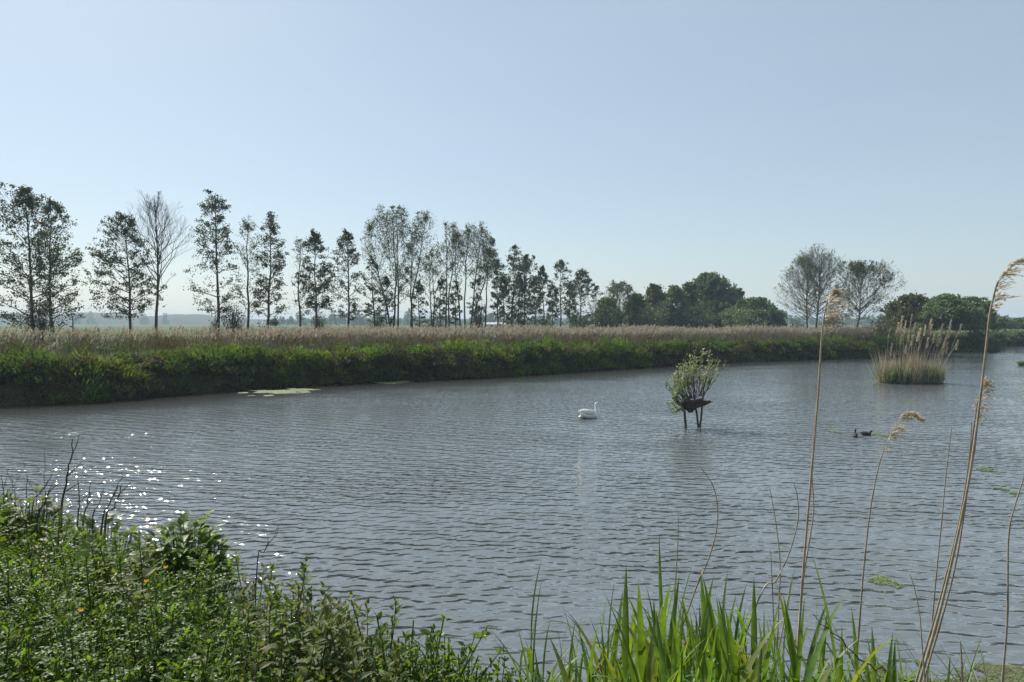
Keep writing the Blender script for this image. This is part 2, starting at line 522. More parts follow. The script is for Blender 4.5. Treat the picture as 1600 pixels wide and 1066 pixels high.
def ground_z(X, Y):
    X = np.asarray(X, float); Y = np.asarray(Y, float)
    n = sd_near(X, Y)
    bump = (vnoise(X, Y, 3, 0.9) - 0.5) * 0.16 + (vnoise(X, Y, 4, 0.35) - 0.5) * 0.06
    hn = 2.3 + 0.03 * np.clip(-n, 0, 3) - np.interp(X, [-0.4, 0.9], [0.85, 0.46]) * np.maximum(n, 0) + bump * np.clip(2.3 - 0.3 * n, 0, 1)
    hn = np.maximum(hn, -1.2)
    f = sd_far(X, Y)
    top = np.interp(X, [-60, 0, 45, 80], [1.75, 1.65, 1.45, 0.9])
    prof = np.interp(f, [-3, 0, 0.25, 1.1, 3.0], [-1.2, -0.05, 0.45, 0.9, 1.0])
    hf = np.where(f > 0, prof * top, prof) + np.where(f > 0.5, (vnoise(X, Y, 5, 2.5) - 0.5) * 0.3, 0) * np.clip(1 - f / 60, 0, 1)
    return np.maximum(hn, hf)


def grow(a, step, lim, g=1.22):
    out = [a]
    while out[-1] < lim:
        step *= g
        out.append(out[-1] + step)
    return out


gx = np.array(sorted(set([-v for v in grow(75, 0.9, 3400)] + list(np.arange(-75, -14, 0.8)) + list(np.arange(-14, 14, 0.25)) + list(np.arange(14, 75, 0.8)) + grow(75, 0.9, 3400))))
gy = np.array(sorted(set([-v for v in grow(3, 0.5, 60)] + list(np.arange(-3, 12, 0.25)) + list(np.arange(12, 26, 1.0)) + list(np.arange(26, 112, 0.7)) + grow(112, 0.8, 3600))))


def grid(gx, gy, zf):
    X, Y = np.meshgrid(gx, gy)
    Z = zf(X, Y)
    V = np.stack([X, Y, Z], -1).reshape(-1, 3)
    nx, ny = len(gx), len(gy)
    i = np.arange(nx * ny).reshape(ny, nx)
    Fc = np.stack([i[:-1, :-1], i[:-1, 1:], i[1:, 1:], i[1:, :-1]], -1).reshape(-1, 4)
    return V, Fc, X, Y


V, Fc, X, Y = grid(gx, gy, ground_z)
meadow = np.clip((sd_far(X, Y) - 20) / 30, 0, 1).reshape(-1)
b = MB(); b.add(V, Fc, np.stack([meadow] * 3, -1))
tag(b.build('ground', ground_mat()), kind='structure')

wx = np.array(sorted(set(list(np.arange(-140, 60, 2.0)) + list(np.arange(60, 420, 8.0)))))
wy = np.arange(3.0, 150.0, 1.0)
V, Fc, X, Y = grid(wx, wy, lambda X, Y: np.zeros(X.shape))
wind = 0.12 + 0.88 * np.clip((-sd_far(X, Y) - 1.5) / 8.0, 0, 1)
near_calm = np.interp(Y, [6, 9, 14, 20, 28, 40, 90], [0.9, 1.5, 1.35, 0.95, 0.65, 0.5, 0.32])      # the wind is strongest near this bank
bank_refl_fade = np.clip((-sd_far(X, Y) - 1.0) / 6.0, 0, 1).reshape(-1)  # fades out the bank reflection painted into the water colour
b = MB(); b.add(V, Fc, np.stack([(wind * near_calm).reshape(-1), bank_refl_fade, bank_refl_fade], -1))
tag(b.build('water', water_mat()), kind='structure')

# distant hills: a long low ridge beyond the meadow
HD = 1150.0
hp = [(-700, 494), (-300, 490), (0, 489), (60, 492), (110, 491), (140, 488), (185, 489), (215, 493), (245, 495), (262, 492), (300, 491), (325, 492), (345, 498), (420, 499), (520, 499), (640, 498), (760, 499), (900, 501), (1200, 502), (1700, 503)]
hxs = np.array([px(x, y, HD)[0] for x, y in hp]); hzs = np.array([px(x, y, HD)[2] for x, y in hp])
rx = np.linspace(hxs[0], hxs[-1], 260)
ry = np.array([0, 14, 28, 42, 60, 90, 140, 200.0])
prof = np.array([0.0, 0.4, 0.75, 0.95, 1.0, 0.9, 0.5, -0.1])


def hillz(X, Y):
    top = np.interp(X, hxs, hzs) + (vnoise(X, Y, 8, 18) - 0.5) * 1.6
    return 1.2 + (top - 1.2) * np.interp(Y - HD + 60, ry, prof)


V, Fc, X, Y = grid(rx, HD - 60 + ry, hillz)
b = MB(); b.add(V, Fc)
tag(b.build('hills', M['hill']), kind='structure')


# ------------------------------------------------------------------ trees
def along(P, s):
    """points and tangents at parameter s (B,m) on paths P (B,n,3)"""
    B, n, _ = P.shape
    t = s * (n - 1)
    i = np.clip(t.astype(int), 0, n - 2)
    f = (t - i)[..., None]
    bi = np.arange(B)[:, None]
    a, c = P[bi, i], P[bi, i + 1]
    return a + (c - a) * f, nrm(c - a)


def sprout(r, P, Lp, m, lo, hi, ang, ratio, n=4, up=0.15, jit=0.06, flat=0.0):
    """m child shoots on each parent path; returns (B*m, n, 3), lengths"""
    B = len(P)
    s = np.sort(r.uniform(lo, hi, (B, m)), 1)
    p, t = along(P, s)
    rv = r.normal(size=(B, m, 3))
    rv[..., 2] *= (1 - flat)
    perp = nrm(np.cross(t, rv))
    if flat:
        perp[..., 2] *= (1 - flat)
    a = R(ang) * r.uniform(0.6, 1.35, (B, m, 1))
    d = nrm(t * np.cos(a) + perp * np.sin(a) + np.array([0, 0, up]))
    Lc = Lp[:, None] * ratio * (1.2 - s * 0.75) * r.uniform(0.6, 1.2, (B, m))
    k = np.linspace(0, 1, n)
    Q = p[:, :, None, :] + d[:, :, None, :] * (k[None, None, :, None] * Lc[:, :, None, None])
    Q = Q + r.normal(size=Q.shape) * (jit * Lc)[:, :, None, None] * k[None, None, :, None]
    Q[..., 2] += (up * 0.6 * Lc)[:, :, None] * k[None, None, :] ** 2
    return Q.reshape(-1, n, 3), Lc.reshape(-1)


PROF = {
    'alder': ([0, 0.1, 0.3, 0.6, 0.85, 1], [0.55, 0.85, 1.0, 0.8, 0.5, 0.12]),
    'poplar': ([0, 0.15, 0.45, 0.7, 0.9, 1], [0.65, 0.88, 1.0, 0.95, 0.6, 0.2]),
    'round': ([0, 0.15, 0.4, 0.65, 0.85, 1], [0.6, 0.95, 1.0, 0.95, 0.75, 0.35]),
    'dense': ([0, 0.1, 0.3, 0.6, 0.85, 1], [0.9, 1.0, 1.0, 0.85, 0.55, 0.2]),
}


def tree(label, bx, ty, cl, cr, cby, D, style='alder', leafm='alder_leaf', barkm='bark', stems=None, tx=None, leaves=1.0,
         nb=30, name='tree', cat='tree', seed=0, lsize=None, elev=None, twigs=3, group=None, rad=None, base_z=None):
    r = np.random.default_rng(1000 + seed)
    ew = (0.12 if style == 'dense' else 0.17) * (cr - cl) / 2
    cl, cr = cl - ew, cr + ew
    cby = min(cby + {'poplar': .3, 'alder': .18}.get(style, .1) * (cby - ty), 512)
    X0 = px(bx, 505, D)[0]
    gz = float(ground_z(np.array([X0]), np.array([D]))[0]) if base_z is None else base_z
    base = np.array((X0, D, gz - 0.05))
    H = px(bx, ty, D)[2] - gz
    mpp = D / F
    tx = bx if tx is None else tx
    cb = max(0.02, (px(bx, cby, D)[2] - gz) / H)
    rad = rad or (0.011 * H + 0.02)
    e0, e1 = elev or {'alder': (18, 58), 'poplar': (36, 64), 'round': (26, 62), 'dense': (15, 60)}[style]
    leafL = lsize or {'alder': 0.15, 'poplar': 0.13, 'round': 0.12, 'dense': 0.24}[style] * (D / 80) ** 0.5
    stems = stems or [(0.0, tx - bx, 0.9 if style == 'round' and leaves > 0 else 1.0)]
    tk, br, cw = MB(), MB(), MB()
    dome = {'alder': .42, 'poplar': .3, 'round': .36, 'dense': .3}[style]
    mid = (.35 * tx + .65 * .5 * (cl + cr) - bx) * mpp

    def ceiling(p):
        rho = np.clip(np.hypot(p[..., 0] - mid, p[..., 1] * .7) / (.5 * (cr - cl) * mpp), 0, 1.2)
        ripple = (.78 if style == 'dense' else .9) + (.4 if style == 'dense' else .2) * vnoise(p[..., 0] + 50 + seed * 7, p[..., 1] + 50, seed, .16 * H)
        return H * (1.0 - dome * rho ** 2) * np.where(rho > .25, ripple, 1.0)

    def under(Q):
        """cut back the shoots that would grow out through the top of the crown"""
        Q = Q.copy()
        tol = r.uniform(.93, 1.07, len(Q))
        for _ in range(9):
            o_ = Q[:, -1, 2] > np.minimum(ceiling(Q[:, -1]) * tol, H * 1.03)
            Q[o_] = Q[o_, :1] + (Q[o_] - Q[o_, :1]) * .8
        return Q

    for (sx, sx1, sh) in stems:
        n = 10
        k = np.linspace(0, 1, n)
        P = np.zeros((n, 3))
        P[:, 0] = sx * mpp + (sx1 - sx * 0) * mpp * k ** 1.3 if len(stems) > 1 else (tx - bx) * mpp * k
        P[:, 2] = H * sh * k
        wob = np.cumsum(r.normal(0, 0.006 * H, (n, 2)), 0)
        wob -= k[:, None] * wob[-1]
        P[:, :2] += wob
        P[:, 1] += (r.uniform(-1, 1) * 0.05 * H * k) if len(stems) > 1 else 0
        rr = rad * (0.75 if len(stems) > 1 else 1) * (1 - 0.88 * k ** 0.9)
        rr[0] *= 1.35
        tk.add(*tubes(P[None], rr[None], 7))
        # primary limbs
        m = int(nb * (0.6 if len(stems) > 1 else 1))
        u = np.sort(r.uniform(0, 1, m) ** 0.9)
        t = cb / sh + (1 - cb / sh) * u * 0.985
        if style == 'round':
            t = t * 0.9
        t = np.clip(t, 0.02, 0.985)
        S, _ = along(P[None], t[None])
        S = S[0]
        phi = np.arange(m) * 2.4 + r.uniform(0, 1.2, m)
        ca, sa = np.cos(phi), np.sin(phi)
        xl, xr = (cl - bx) * mpp, (cr - bx) * mpp
        tz = t * sh
        pr = np.interp((tz - cb) / max(1 - cb, 1e-3), *PROF[style])
        cx = 0.5 * (xl + xr)
        hw = 0.5 * (xr - xl) * pr
        # reach of the crown outline from this stem, to left or right; depth taken as the mean half width
        reachx = np.where(ca > 0, cx + hw - S[:, 0], S[:, 0] - cx + hw)
        reach = np.maximum(0.12, np.abs(ca) * np.maximum(reachx, 0.1) + (1 - np.abs(ca)) * hw)
        Lh = reach * r.uniform(0.55, 1.08, m)
        el = R(1) * (e0 + (e1 - e0) * u + r.normal(0, 8, m))
        Lb = Lh / np.maximum(np.cos(el), 0.3)
        Lb = np.minimum(Lb, np.maximum((H * 1.01 - S[:, 2]) / np.maximum(np.sin(el), 0.15), 0.25))
        kk = np.linspace(0, 1, 6)
        d = np.stack([ca * np.cos(el), sa * np.cos(el), np.sin(el)], -1)
        Q = S[:, None, :] + d[:, None, :] * (Lb[:, None] * kk[None])[..., None]
        bend = 0.16 if style != 'alder' else 0.07
        Q[..., 2] += bend * Lb[:, None] * (kk[None] ** 2 - kk[None] * 0.4)
        Q += r.normal(size=Q.shape) * 0.035 * Lb[:, None, None] * kk[None, :, None]
        Q = under(Q)
        rb = np.interp(t, k, rr)
        br.add(*tubes(Q, np.maximum((np.minimum(rb * 0.5, 0.02 + 0.014 * Lb))[:, None] * (1 - 0.8 * kk), 0.008), 4))
        flat = 0.55 if style == 'alder' else 0.1
        Q2, L2 = sprout(r, Q, Lb, 6, 0.22, 0.98, 42, 0.5, 4, 0.1 if style == 'alder' else 0.3, 0.07, flat)
        Q2 = under(Q2)
        br.add(*tubes(Q2, np.maximum(0.008 * L2[:, None] * np.linspace(1, 0.3, 4)[None], 0.007), 3))
        Q3, L3 = sprout(r, Q2, L2, twigs, 0.3, 1.0, 40, 0.55, 3, 0.12 if style == 'alder' else 0.3, 0.08, flat)
        Q3 = under(Q3)
        br.add(*tubes(Q3, np.maximum(0.006 * L3[:, None] * np.linspace(1, 0.4, 3)[None], 0.006), 3))
        if leaves > 0:
            # leaf tufts: some twigs carry many leaves, some none
            for (QQ, per) in ((Q3, 5), (Q2, 5), (Q, 3)):
                w = r.gamma(1.8, 0.6, len(QQ))
                cnt = r.poisson(np.clip(w * per * leaves, 0, per * 5))
                bi = np.repeat(np.arange(len(QQ)), cnt)
                if len(bi) == 0:
                    continue
                s = r.uniform(0.35, 1.0, (len(bi), 1))
                p, tt = along(QQ[bi], s)
                p, tt = p[:, 0], tt[:, 0]
                p = p + r.normal(size=p.shape) * np.array([0.09, 0.09, 0.06]) * (H / 12)
                dd = nrm(tt * 0.6 + r.normal(size=p.shape) * 0.7)
                nn = nrm(r.normal(size=p.shape) * 0.8 + np.array([0, 0, 0.8]))
                sz = leafL * r.uniform(0.7, 1.35, len(p))
                Vq, Fq = place(DIA, p, dd, nn, sz, sz * 0.85)
                tb = tints(r, len(QQ), 0.75, 1.3, 0.08)[bi] * tints(r, len(bi), 0.8, 1.2, 0.06)
                cw.add(Vq, Fq, rep(tb, 4))
    if leaves > 0:
        nc = int({'alder': 170, 'poplar': 230, 'round': 220, 'dense': 520}[style] * leaves * min(1.6, max(.4, (cr - cl) / 80.0)))
        per = {'alder': 17, 'poplar': 13, 'round': 12, 'dense': 24}[style]
        u = r.uniform(0, 1, nc)
        z = H * (cb + (1 - cb) * u)
        hw = 0.5 * (cr - cl) * mpp * np.interp(u, *PROF[style]) * (0.72 + 0.5 * vnoise(u * 7, u * 0 + seed, seed, 1.0))
        a = r.uniform(0, 2 * PI, nc); q = r.uniform(0.1, 1, nc) ** 0.55
        cx0 = (0.5 * (cl + cr) - bx) * mpp
        C = np.stack([cx0 + ((tx - bx) * mpp - cx0) * u ** 2 + hw * q * np.cos(a), hw * q * np.sin(a), z], -1)
        cnt = r.poisson(per * r.gamma(2.0, .5, nc))
        bi = np.repeat(np.arange(nc), cnt)
        sg = {'alder': (.2, .2, .09), 'poplar': (.28, .28, .22), 'round': (.34, .34, .25), 'dense': (.42, .42, .3)}[style]
        ok = C[:, 2] < ceiling(C)
        bi = bi[ok[bi]]
        p = C[bi] + r.normal(size=(len(bi), 3)) * np.array(sg) * (H / 12) ** 0.7
        sz = leafL * r.uniform(0.7, 1.35, len(p))
        Vq, Fq = place(DIA, p, r.normal(size=p.shape), r.normal(size=p.shape) * .8 + np.array([0, 0, .8]), sz, sz * .85)
        cw.add(Vq, Fq, rep(tints(r, nc, 0.75, 1.35, 0.09)[bi] * tints(r, len(bi), 0.8, 1.2, 0.06), 4))
    root = empty(name, base, 0, label, cat, group)
    tk.build('trunk', M[barkm], root)
    br.build('branches', M[barkm], root)
    if cw.n:
        cw.build('crown', M[leafm], root, smooth=False)
    return root


def rowD(x):
    return 1.0 / (0.01613 - (x - 50) * 9.8e-6)


TREES = [
    # label, bx, ty, cl, cr, cby, style, extras
    ('tall leafy alder at the left edge of the photo, nearest of the row', 49, 297, -22, 96, 478, 'alder', dict(tx=42, leaves=1.15, nb=44, D=60)),
    ('broad alder close behind the leftmost tree, crown spreading to the right', 82, 312, 52, 131, 480, 'alder', dict(leaves=1.0, nb=38, D=66)),
    ('single leafy alder left of the bare ash, with a limb reaching left', 204, 334, 142, 240, 472, 'alder', dict(tx=198, leaves=1.1, nb=36)),
    ('bare leafless ash forking low, between two leafy alders', 248, 304, 186, 304, 440, 'round', dict(tx=243, leaves=0.0, nb=38, twigs=5, elev=(46, 72), rad=.17)),
    ('slim tall alder with layered dark branches right of the bare ash', 341, 303, 303, 372, 468, 'alder', dict(tx=338, leaves=0.95, nb=34)),
    ('thin sparse young tree between the two slim alders', 388, 343, 361, 408, 460, 'poplar', dict(leaves=0.4, nb=22)),
    ('slender pointed alder at the right of a group of three', 414, 333, 396, 450, 492, 'alder', dict(tx=426, leaves=0.95, nb=34)),
    ('thin half bare tree just left of the dark rounded alder', 470, 374, 456, 488, 470, 'poplar', dict(leaves=0.3, nb=16)),
    ('dark rounded alder with low side shoots and clear lower trunk', 494, 364, 467, 521, 470, 'alder', dict(leaves=1.25, nb=36)),
    ('upright alder with open crown, second right of the dark rounded one', 543, 361, 514, 566, 482, 'alder', dict(leaves=0.9, nb=32)),
    ('short thin tree under the left side of the tallest poplar', 588, 402, 564, 604, 492, 'alder', dict(tx=582, leaves=0.6, nb=20)),
    ('tallest multi stemmed poplar in the middle of the tree row', 620, 324, 567, 655, 440, 'poplar', dict(leaves=0.75, nb=34, leafm='poplar_leaf', stems=[(-2, -2, 1.0), (3, -4, 0.93), (-8, -34, 0.82)])),
    ('poplar with a leaning trunk right of the tallest poplar', 642, 333, 632, 686, 425, 'poplar', dict(tx=664, leaves=0.7, nb=32, leafm='poplar_leaf', stems=[(0, 24, 1.0), (-2, 6, 0.8)])),
    ('pair of thin upright stems in the gap after the leaning poplar', 676, 388, 660, 696, 480, 'poplar', dict(leaves=0.45, nb=18, stems=[(0, 0, 1.0), (-4, -5, 0.92)])),
    ('airy poplar with two diverging thin trunks', 700, 345, 684, 724, 430, 'poplar', dict(leaves=0.55, nb=26, leafm='poplar_leaf', stems=[(-2, -2, 1.0), (3, 12, 0.9)])),
    ('broad poplar of four close stems with pale rounded top', 729, 350, 708, 778, 425, 'poplar', dict(leaves=0.6, nb=30, leafm='poplar_leaf', stems=[(-8, -10, 0.9), (-2, 6, 1.0), (4, 22, 0.96), (8, 36, 0.88)])),
    ('narrow dark tree on a single straight trunk before the crowded group', 757, 391, 742, 783, 430, 'poplar', dict(tx=764, leaves=0.9, nb=26)),
    ('thin tree at the left end of the crowded group', 777, 408, 768, 796, 480, 'alder', dict(leaves=0.8, nb=22)),
    ('tallest alder of the crowded group in the middle distance', 797, 384, 778, 834, 492, 'alder', dict(tx=804, leaves=0.95, nb=34)),
    ('second alder of the crowded group, leafy down to the ground', 821, 400, 804, 850, 496, 'alder', dict(leaves=1.0, nb=32)),
    ('low slender alder at the right end of the crowded group', 850, 417, 834, 864, 492, 'alder', dict(tx=846, leaves=0.75, nb=24)),
    ('open alder standing apart after the crowded group', 876, 407, 858, 902, 486, 'alder', dict(leaves=0.75, nb=28)),
    ('full alder with pale flecked foliage next to the open alder', 906, 420, 886, 932, 500, 'alder', dict(tx=909, leaves=1.2, nb=34, leafm='olive_leaf')),
    ('slight young tree left of the tallest poplar, below its outer branches', 604, 432, 592, 618, 498, 'alder', dict(leaves=.5, nb=22)),
    ('slight young tree under the right side of the tallest poplar', 654, 440, 642, 668, 498, 'alder', dict(leaves=.5, nb=22)),
    ('slight young tree at the foot of the two diverging thin trunks', 690, 432, 678, 702, 498, 'alder', dict(leaves=.5, nb=22)),
    ('slight young tree left of the four close poplar stems', 712, 438, 700, 724, 498, 'alder', dict(leaves=.5, nb=22)),
    ('slight young tree just left of the narrow dark tree', 744, 436, 732, 757, 498, 'alder', dict(leaves=.6, nb=22)),
    ('slight young tree in the crowded group, left of its tallest alder', 787, 432, 774, 801, 498, 'alder', dict(leaves=.7, nb=22)),
    ('slight young tree in the crowded group, right of its tallest alder', 811, 426, 798, 826, 498, 'alder', dict(leaves=.7, nb=22)),
    ('slight young tree at the right flank of the crowded group', 836, 432, 822, 850, 498, 'alder', dict(leaves=.7, nb=22)),
    ('slight young tree in the gap left of the open standing alder', 863, 446, 852, 876, 498, 'alder', dict(leaves=.6, nb=22)),
    ('slight young tree between the open alder and the flecked one', 891, 444, 880, 904, 498, 'alder', dict(leaves=.7, nb=22)),
    ('dense low tree left of the twiggy tree at the edge of the wood', 948, 468, 926, 972, 514, 'dense', dict(leaves=.9, nb=30, leafm='wood_leaf', D=136)),
    ('dense low tree between the twiggy tree and the olive tree of the wood', 994, 462, 972, 1018, 514, 'dense', dict(leaves=1.0, nb=30, leafm='wood_leaf', D=139)),
    ('thin pale tree in the gap before the wood', 931, 448, 919, 944, 490, 'poplar', dict(leaves=0.35, nb=16)),
    ('spreading tree at the left end of the wood, twiggy top', 968, 440, 943, 1003, 505, 'round', dict(leaves=1.2, nb=40, leafm='olive_leaf', D=138)),
    ('olive green tree of the wood with rounded crown', 1023, 447, 1003, 1044, 512, 'dense', dict(leaves=1.1, nb=36, leafm='olive_leaf', D=142)),
    ('mid green tree of the wood beside the tall willow', 1051, 449, 1032, 1076, 514, 'dense', dict(leaves=1.1, nb=38, leafm='wood_leaf', D=145)),
    ('twiggy topped tree against the left side of the tall willow', 1077, 444, 1062, 1096, 510, 'dense', dict(leaves=0.9, nb=34, leafm='olive_leaf', D=150)),
    ('tall grey green willow towering over the wood', 1109, 430, 1076, 1146, 512, 'dense', dict(leaves=1.6, nb=60, leafm='dark_leaf', D=160, elev=(40, 75))),
    ('rounded tree filling the gap between the tall willow and the dome shaped tree', 1138, 457, 1110, 1164, 514, 'dense', dict(leaves=1.3, nb=44, leafm='wood_leaf', D=156)),
    ('small pointed tree behind the right shoulder of the tall willow', 1150, 453, 1134, 1166, 505, 'dense', dict(leaves=0.9, nb=30, leafm='dark_leaf', D=168)),
    ('low dome shaped dark tree at the right end of the wood', 1178, 468, 1136, 1218, 515, 'dense', dict(leaves=1.7, nb=60, leafm='dark_leaf', D=150)),
    ('wide airy tree left of the tall pair, thin almost bare branches', 1261, 396, 1207, 1292, 492, 'round', dict(leaves=0.3, lsize=.1, nb=64, leafm='olive_leaf', barkm='pale_bark', D=96, twigs=5)),
    ('tallest airy tree on the right bank with straight twin trunk', 1275, 379, 1224, 1318, 488, 'round', dict(tx=1283, leaves=0.3, lsize=.1, nb=66, leafm='olive_leaf', barkm='pale_bark', D=93, twigs=5)),
    ('rounded spreading tree with pale spring leaves on the right bank', 1338, 408, 1290, 1402, 492, 'round', dict(tx=1348, leaves=0.65, lsize=.12, nb=70, leafm='olive_leaf', barkm='pale_bark', D=96, twigs=5)),
    ('olive grey tree left of the dark dense tree on the far point', 1428, 463, 1386, 1466, 538, 'dense', dict(leaves=1.2, nb=46, leafm='olive_leaf', D=112)),
    ('dark dense tree over the water on the far point', 1478, 464, 1440, 1520, 540, 'dense', dict(leaves=1.6, nb=56, leafm='wood_leaf', D=108)),
    ('dark dense tree at the tip of the far point', 1515, 468, 1482, 1550, 542, 'dense', dict(leaves=1.6, nb=56, leafm='dark_leaf', D=112)),
    ('hazy tree beyond the far water, behind the tall plumed reed', 1556, 496, 1530, 1582, 534, 'dense', dict(leaves=1.3, nb=40, leafm='wood_leaf', D=175)),
    ('hazy tree beyond the far water at the right edge of the photo', 1592, 499, 1570, 1618, 534, 'dense', dict(leaves=1.3, nb=40, leafm='wood_leaf', D=182)),
]
for i, (lab, bx, ty, cl, cr, cby, sty, ex) in enumerate(TREES):
    ex = dict(ex)
    D = ex.pop('D', None) or rowD(bx)
    nm = {'alder': 'alder_tree', 'poplar': 'poplar_tree', 'round': 'broadleaf_tree', 'dense': 'bushy_tree'}[sty]
    tree(lab, bx, ty, cl, cr, cby, D, sty, seed=i, name=nm, **ex)


def shrub(label, cx, ty, cl, cr, by, D, leafm='wood_leaf', n=900, size=0.16, seed=0, name='shrub', zbase=None, group=None):
    """bush: a spray of stems with leaf tufts on them"""
    r = np.random.default_rng(5000 + seed)
    X0 = px(cx, 505, D)[0]
    gz = float(ground_z(np.array([X0]), np.array([D]))[0]) if zbase is None else zbase
    H = max(px(cx, ty, D)[2] - gz, 0.4)
    hw = 0.5 * (cr - cl) * D / F
    m = 26
    phi = r.uniform(0, 2 * PI, m)
    el = R(1) * r.uniform(25, 88, m)
    k = np.linspace(0, 1, 5)
    ex, ez = hw * np.cos(el) * r.uniform(.7, 1.05, m), H * np.sin(el) ** 0.6 * r.uniform(.7, 1.0, m)
    P = np.stack([np.outer(ex * np.cos(phi), k ** 0.9), np.outer(ex * np.sin(phi), k ** 0.9), np.outer(ez, k)], -1)
    P += r.normal(size=P.shape) * 0.03 * H * k[None, :, None]
    st, fo = MB(), MB()
    st.add(*tubes(P, np.maximum(0.012 * H * (1 - 0.7 * k)[None].repeat(m, 0), 0.006), 4))
    Q, L = sprout(r, P, np.linalg.norm(P[:, -1], axis=1), 6, 0.25, 1, 45, 0.4, 4, 0.2, 0.08)
    st.add(*tubes(Q, np.full(Q.shape[:2], 0.006), 3))
    bi = r.integers(0, len(Q), n)
    p, t = along(Q[bi], r.uniform(0.2, 1, (n, 1)))
    p, t = p[:, 0] + r.normal(size=(n, 3)) * 0.07 * H ** 0.5, t[:, 0]
    sz = size * r.uniform(0.7, 1.3, n)
    Vq, Fq = place(DIA, p, nrm(t * .6 + r.normal(size=(n, 3)) * .7), r.normal(size=(n, 3)) * .8 + np.array([0, 0, .8]), sz, sz * 0.7)
    fo.add(Vq, Fq, rep(tints(r, len(Q), 0.7, 1.3, 0.1)[bi] * tints(r, n, 0.85, 1.15, 0.05), 4))
    root = empty(name, (X0, D, gz - 0.03), 0, label, 'shrub', group)
    st.build('stems', M['bark'], root)
    fo.build('foliage', M[leafm], root, smooth=False)
    return root


SHRUBS = [
    ('thin leafy shrub around the foot of the leftmost tree', 66, 470, 18, 112, 512, 61, 'olive_leaf', 700, 0.13),
    ('grey green shrub at the foot of the slim layered alder', 366, 468, 334, 398, 512, 78, 'olive_leaf', 1100, 0.14),
    ('small dark shrub left of the slim alder trunk', 336, 496, 326, 348, 512, 76, 'dark_leaf', 400, 0.14),
    ('low leafy shrub under the dark rounded alder', 500, 484, 486, 520, 512, 86, 'wood_leaf', 400, 0.15),
    ('small bright shrub under the short thin tree', 588, 489, 568, 604, 514, 94, 'wood_leaf', 600, 0.15),
    ('wide dark shrub between the poplar trunks', 676, 492, 645, 702, 516, 102, 'dark_leaf', 1100, 0.17),
    ('upright dry shrub beside the narrow dark tree', 750, 468, 738, 762, 516, 110, 'dark_leaf', 300, 0.14),
    ('dark undergrowth bush below the crowded alders', 808, 494, 775, 835, 518, 118, 'dark_leaf', 1300, 0.2),
    ('dark bush right of the crowded alders', 850, 492, 826, 880, 518, 120, 'dark_leaf', 1000, 0.2),
    ('leafy bush under the flecked alder', 905, 492, 872, 940, 518, 126, 'wood_leaf', 1400, 0.2),
    ('dark bush at the left foot of the wood', 960, 478, 926, 1000, 519, 132, 'wood_leaf', 1500, 0.22),
    ('green bush in front of the olive tree of the wood', 1025, 470, 985, 1068, 520, 132, 'wood_leaf', 1700, 0.22),
    ('dark bush below the tall willow', 1092, 470, 1050, 1130, 520, 140, 'dark_leaf', 1700, 0.24),
    ('bush in front of the dome shaped tree', 1160, 480, 1120, 1215, 522, 140, 'wood_leaf', 1700, 0.24),
    ('small round purplish bush left of the airy trees', 1243, 501, 1221, 1264, 532, 112, 'olive_leaf', 900, 0.2),
    ('low scrubby bush between the airy trees and the rounded tree', 1304, 474, 1284, 1324, 532, 98, 'olive_leaf', 700, 0.16),
    ('leafy bush right below the rounded spreading tree', 1378, 490, 1345, 1412, 536, 100, 'olive_leaf', 1500, 0.18),
    ('low dark bush hanging over the water at the far point', 1530, 510, 1496, 1552, 548, 105, 'dark_leaf', 1500, 0.2),
    ('low bush at the foot of the dense trees on the far point', 1440, 508, 1402, 1480, 548, 103, 'wood_leaf', 1700, 0.2),
    ('dark waterside bush on the far shore, just right of the far point', 1556, 516, 1536, 1578, 542, 131, 'dark_leaf', 1500, .24),
    ('waterside bush on the far shore at the right edge of the photo', 1596, 518, 1572, 1624, 542, 134, 'wood_leaf', 1700, .24),
    ('low bush on the far shore between the two waterside bushes', 1576, 524, 1558, 1594, 542, 133, 'olive_leaf', 1200, .22),
    ('hazy bush on the far shore beyond the open water', 1574, 515, 1540, 1612, 540, 150, 'wood_leaf', 1500, 0.26),
]
for i, s in enumerate(SHRUBS):
    shrub(s[0], *s[1:7], leafm=s[7], n=s[8], size=s[9], seed=i)

# far-off wood along the foot of the hills
r = np.random.default_rng(31)
b = MB()
lumps = [(x, r.uniform(488, 500), r.uniform(10, 26)) for x in np.arange(428, 1600, 13)] + [(142, 486, 12), (225, 491, 13), (258, 490, 10), (-20, 489, 20), (120, 490, 8), (560, 484, 16), (590, 487, 14), (640, 483, 22), (470, 490, 12), (520, 490, 16)]
for (x, ty, w) in lumps:
    D = r.uniform(620, 800) if x > 400 else 1100
    c = px(x, ty, D)
    hw = w * D / F * 0.5
    zb = 1.4
    n = 150
    a = r.uniform(0, 2 * PI, n); q = r.uniform(0, 1, n) ** 0.5
    hh = (c[2] - zb) * (1 - 0.75 * q ** 2.5) * r.uniform(0.1, 1, n) ** 0.45
    P = np.stack([c[0] + hw * q * np.cos(a), D + hw * q * np.sin(a), zb + hh], -1)
    Vq, Fq = place(DIA, P, r.normal(size=(n, 3)), r.normal(size=(n, 3)) * .8 + np.array([0, 0, .7]), 2.6 * r.uniform(.6, 1.2, n))
    b.add(Vq, Fq, rep(tints(r, n, .8, 1.2, .08), 4))
tag(b.build('far_woodland', M['dark_leaf'], smooth=False), kind='stuff')

# ------------------------------------------------------------------ far bank vegetation
r = np.random.default_rng(12)
farp = np.array(FAR)
segL = np.hypot(*np.diff(farp, axis=0).T)


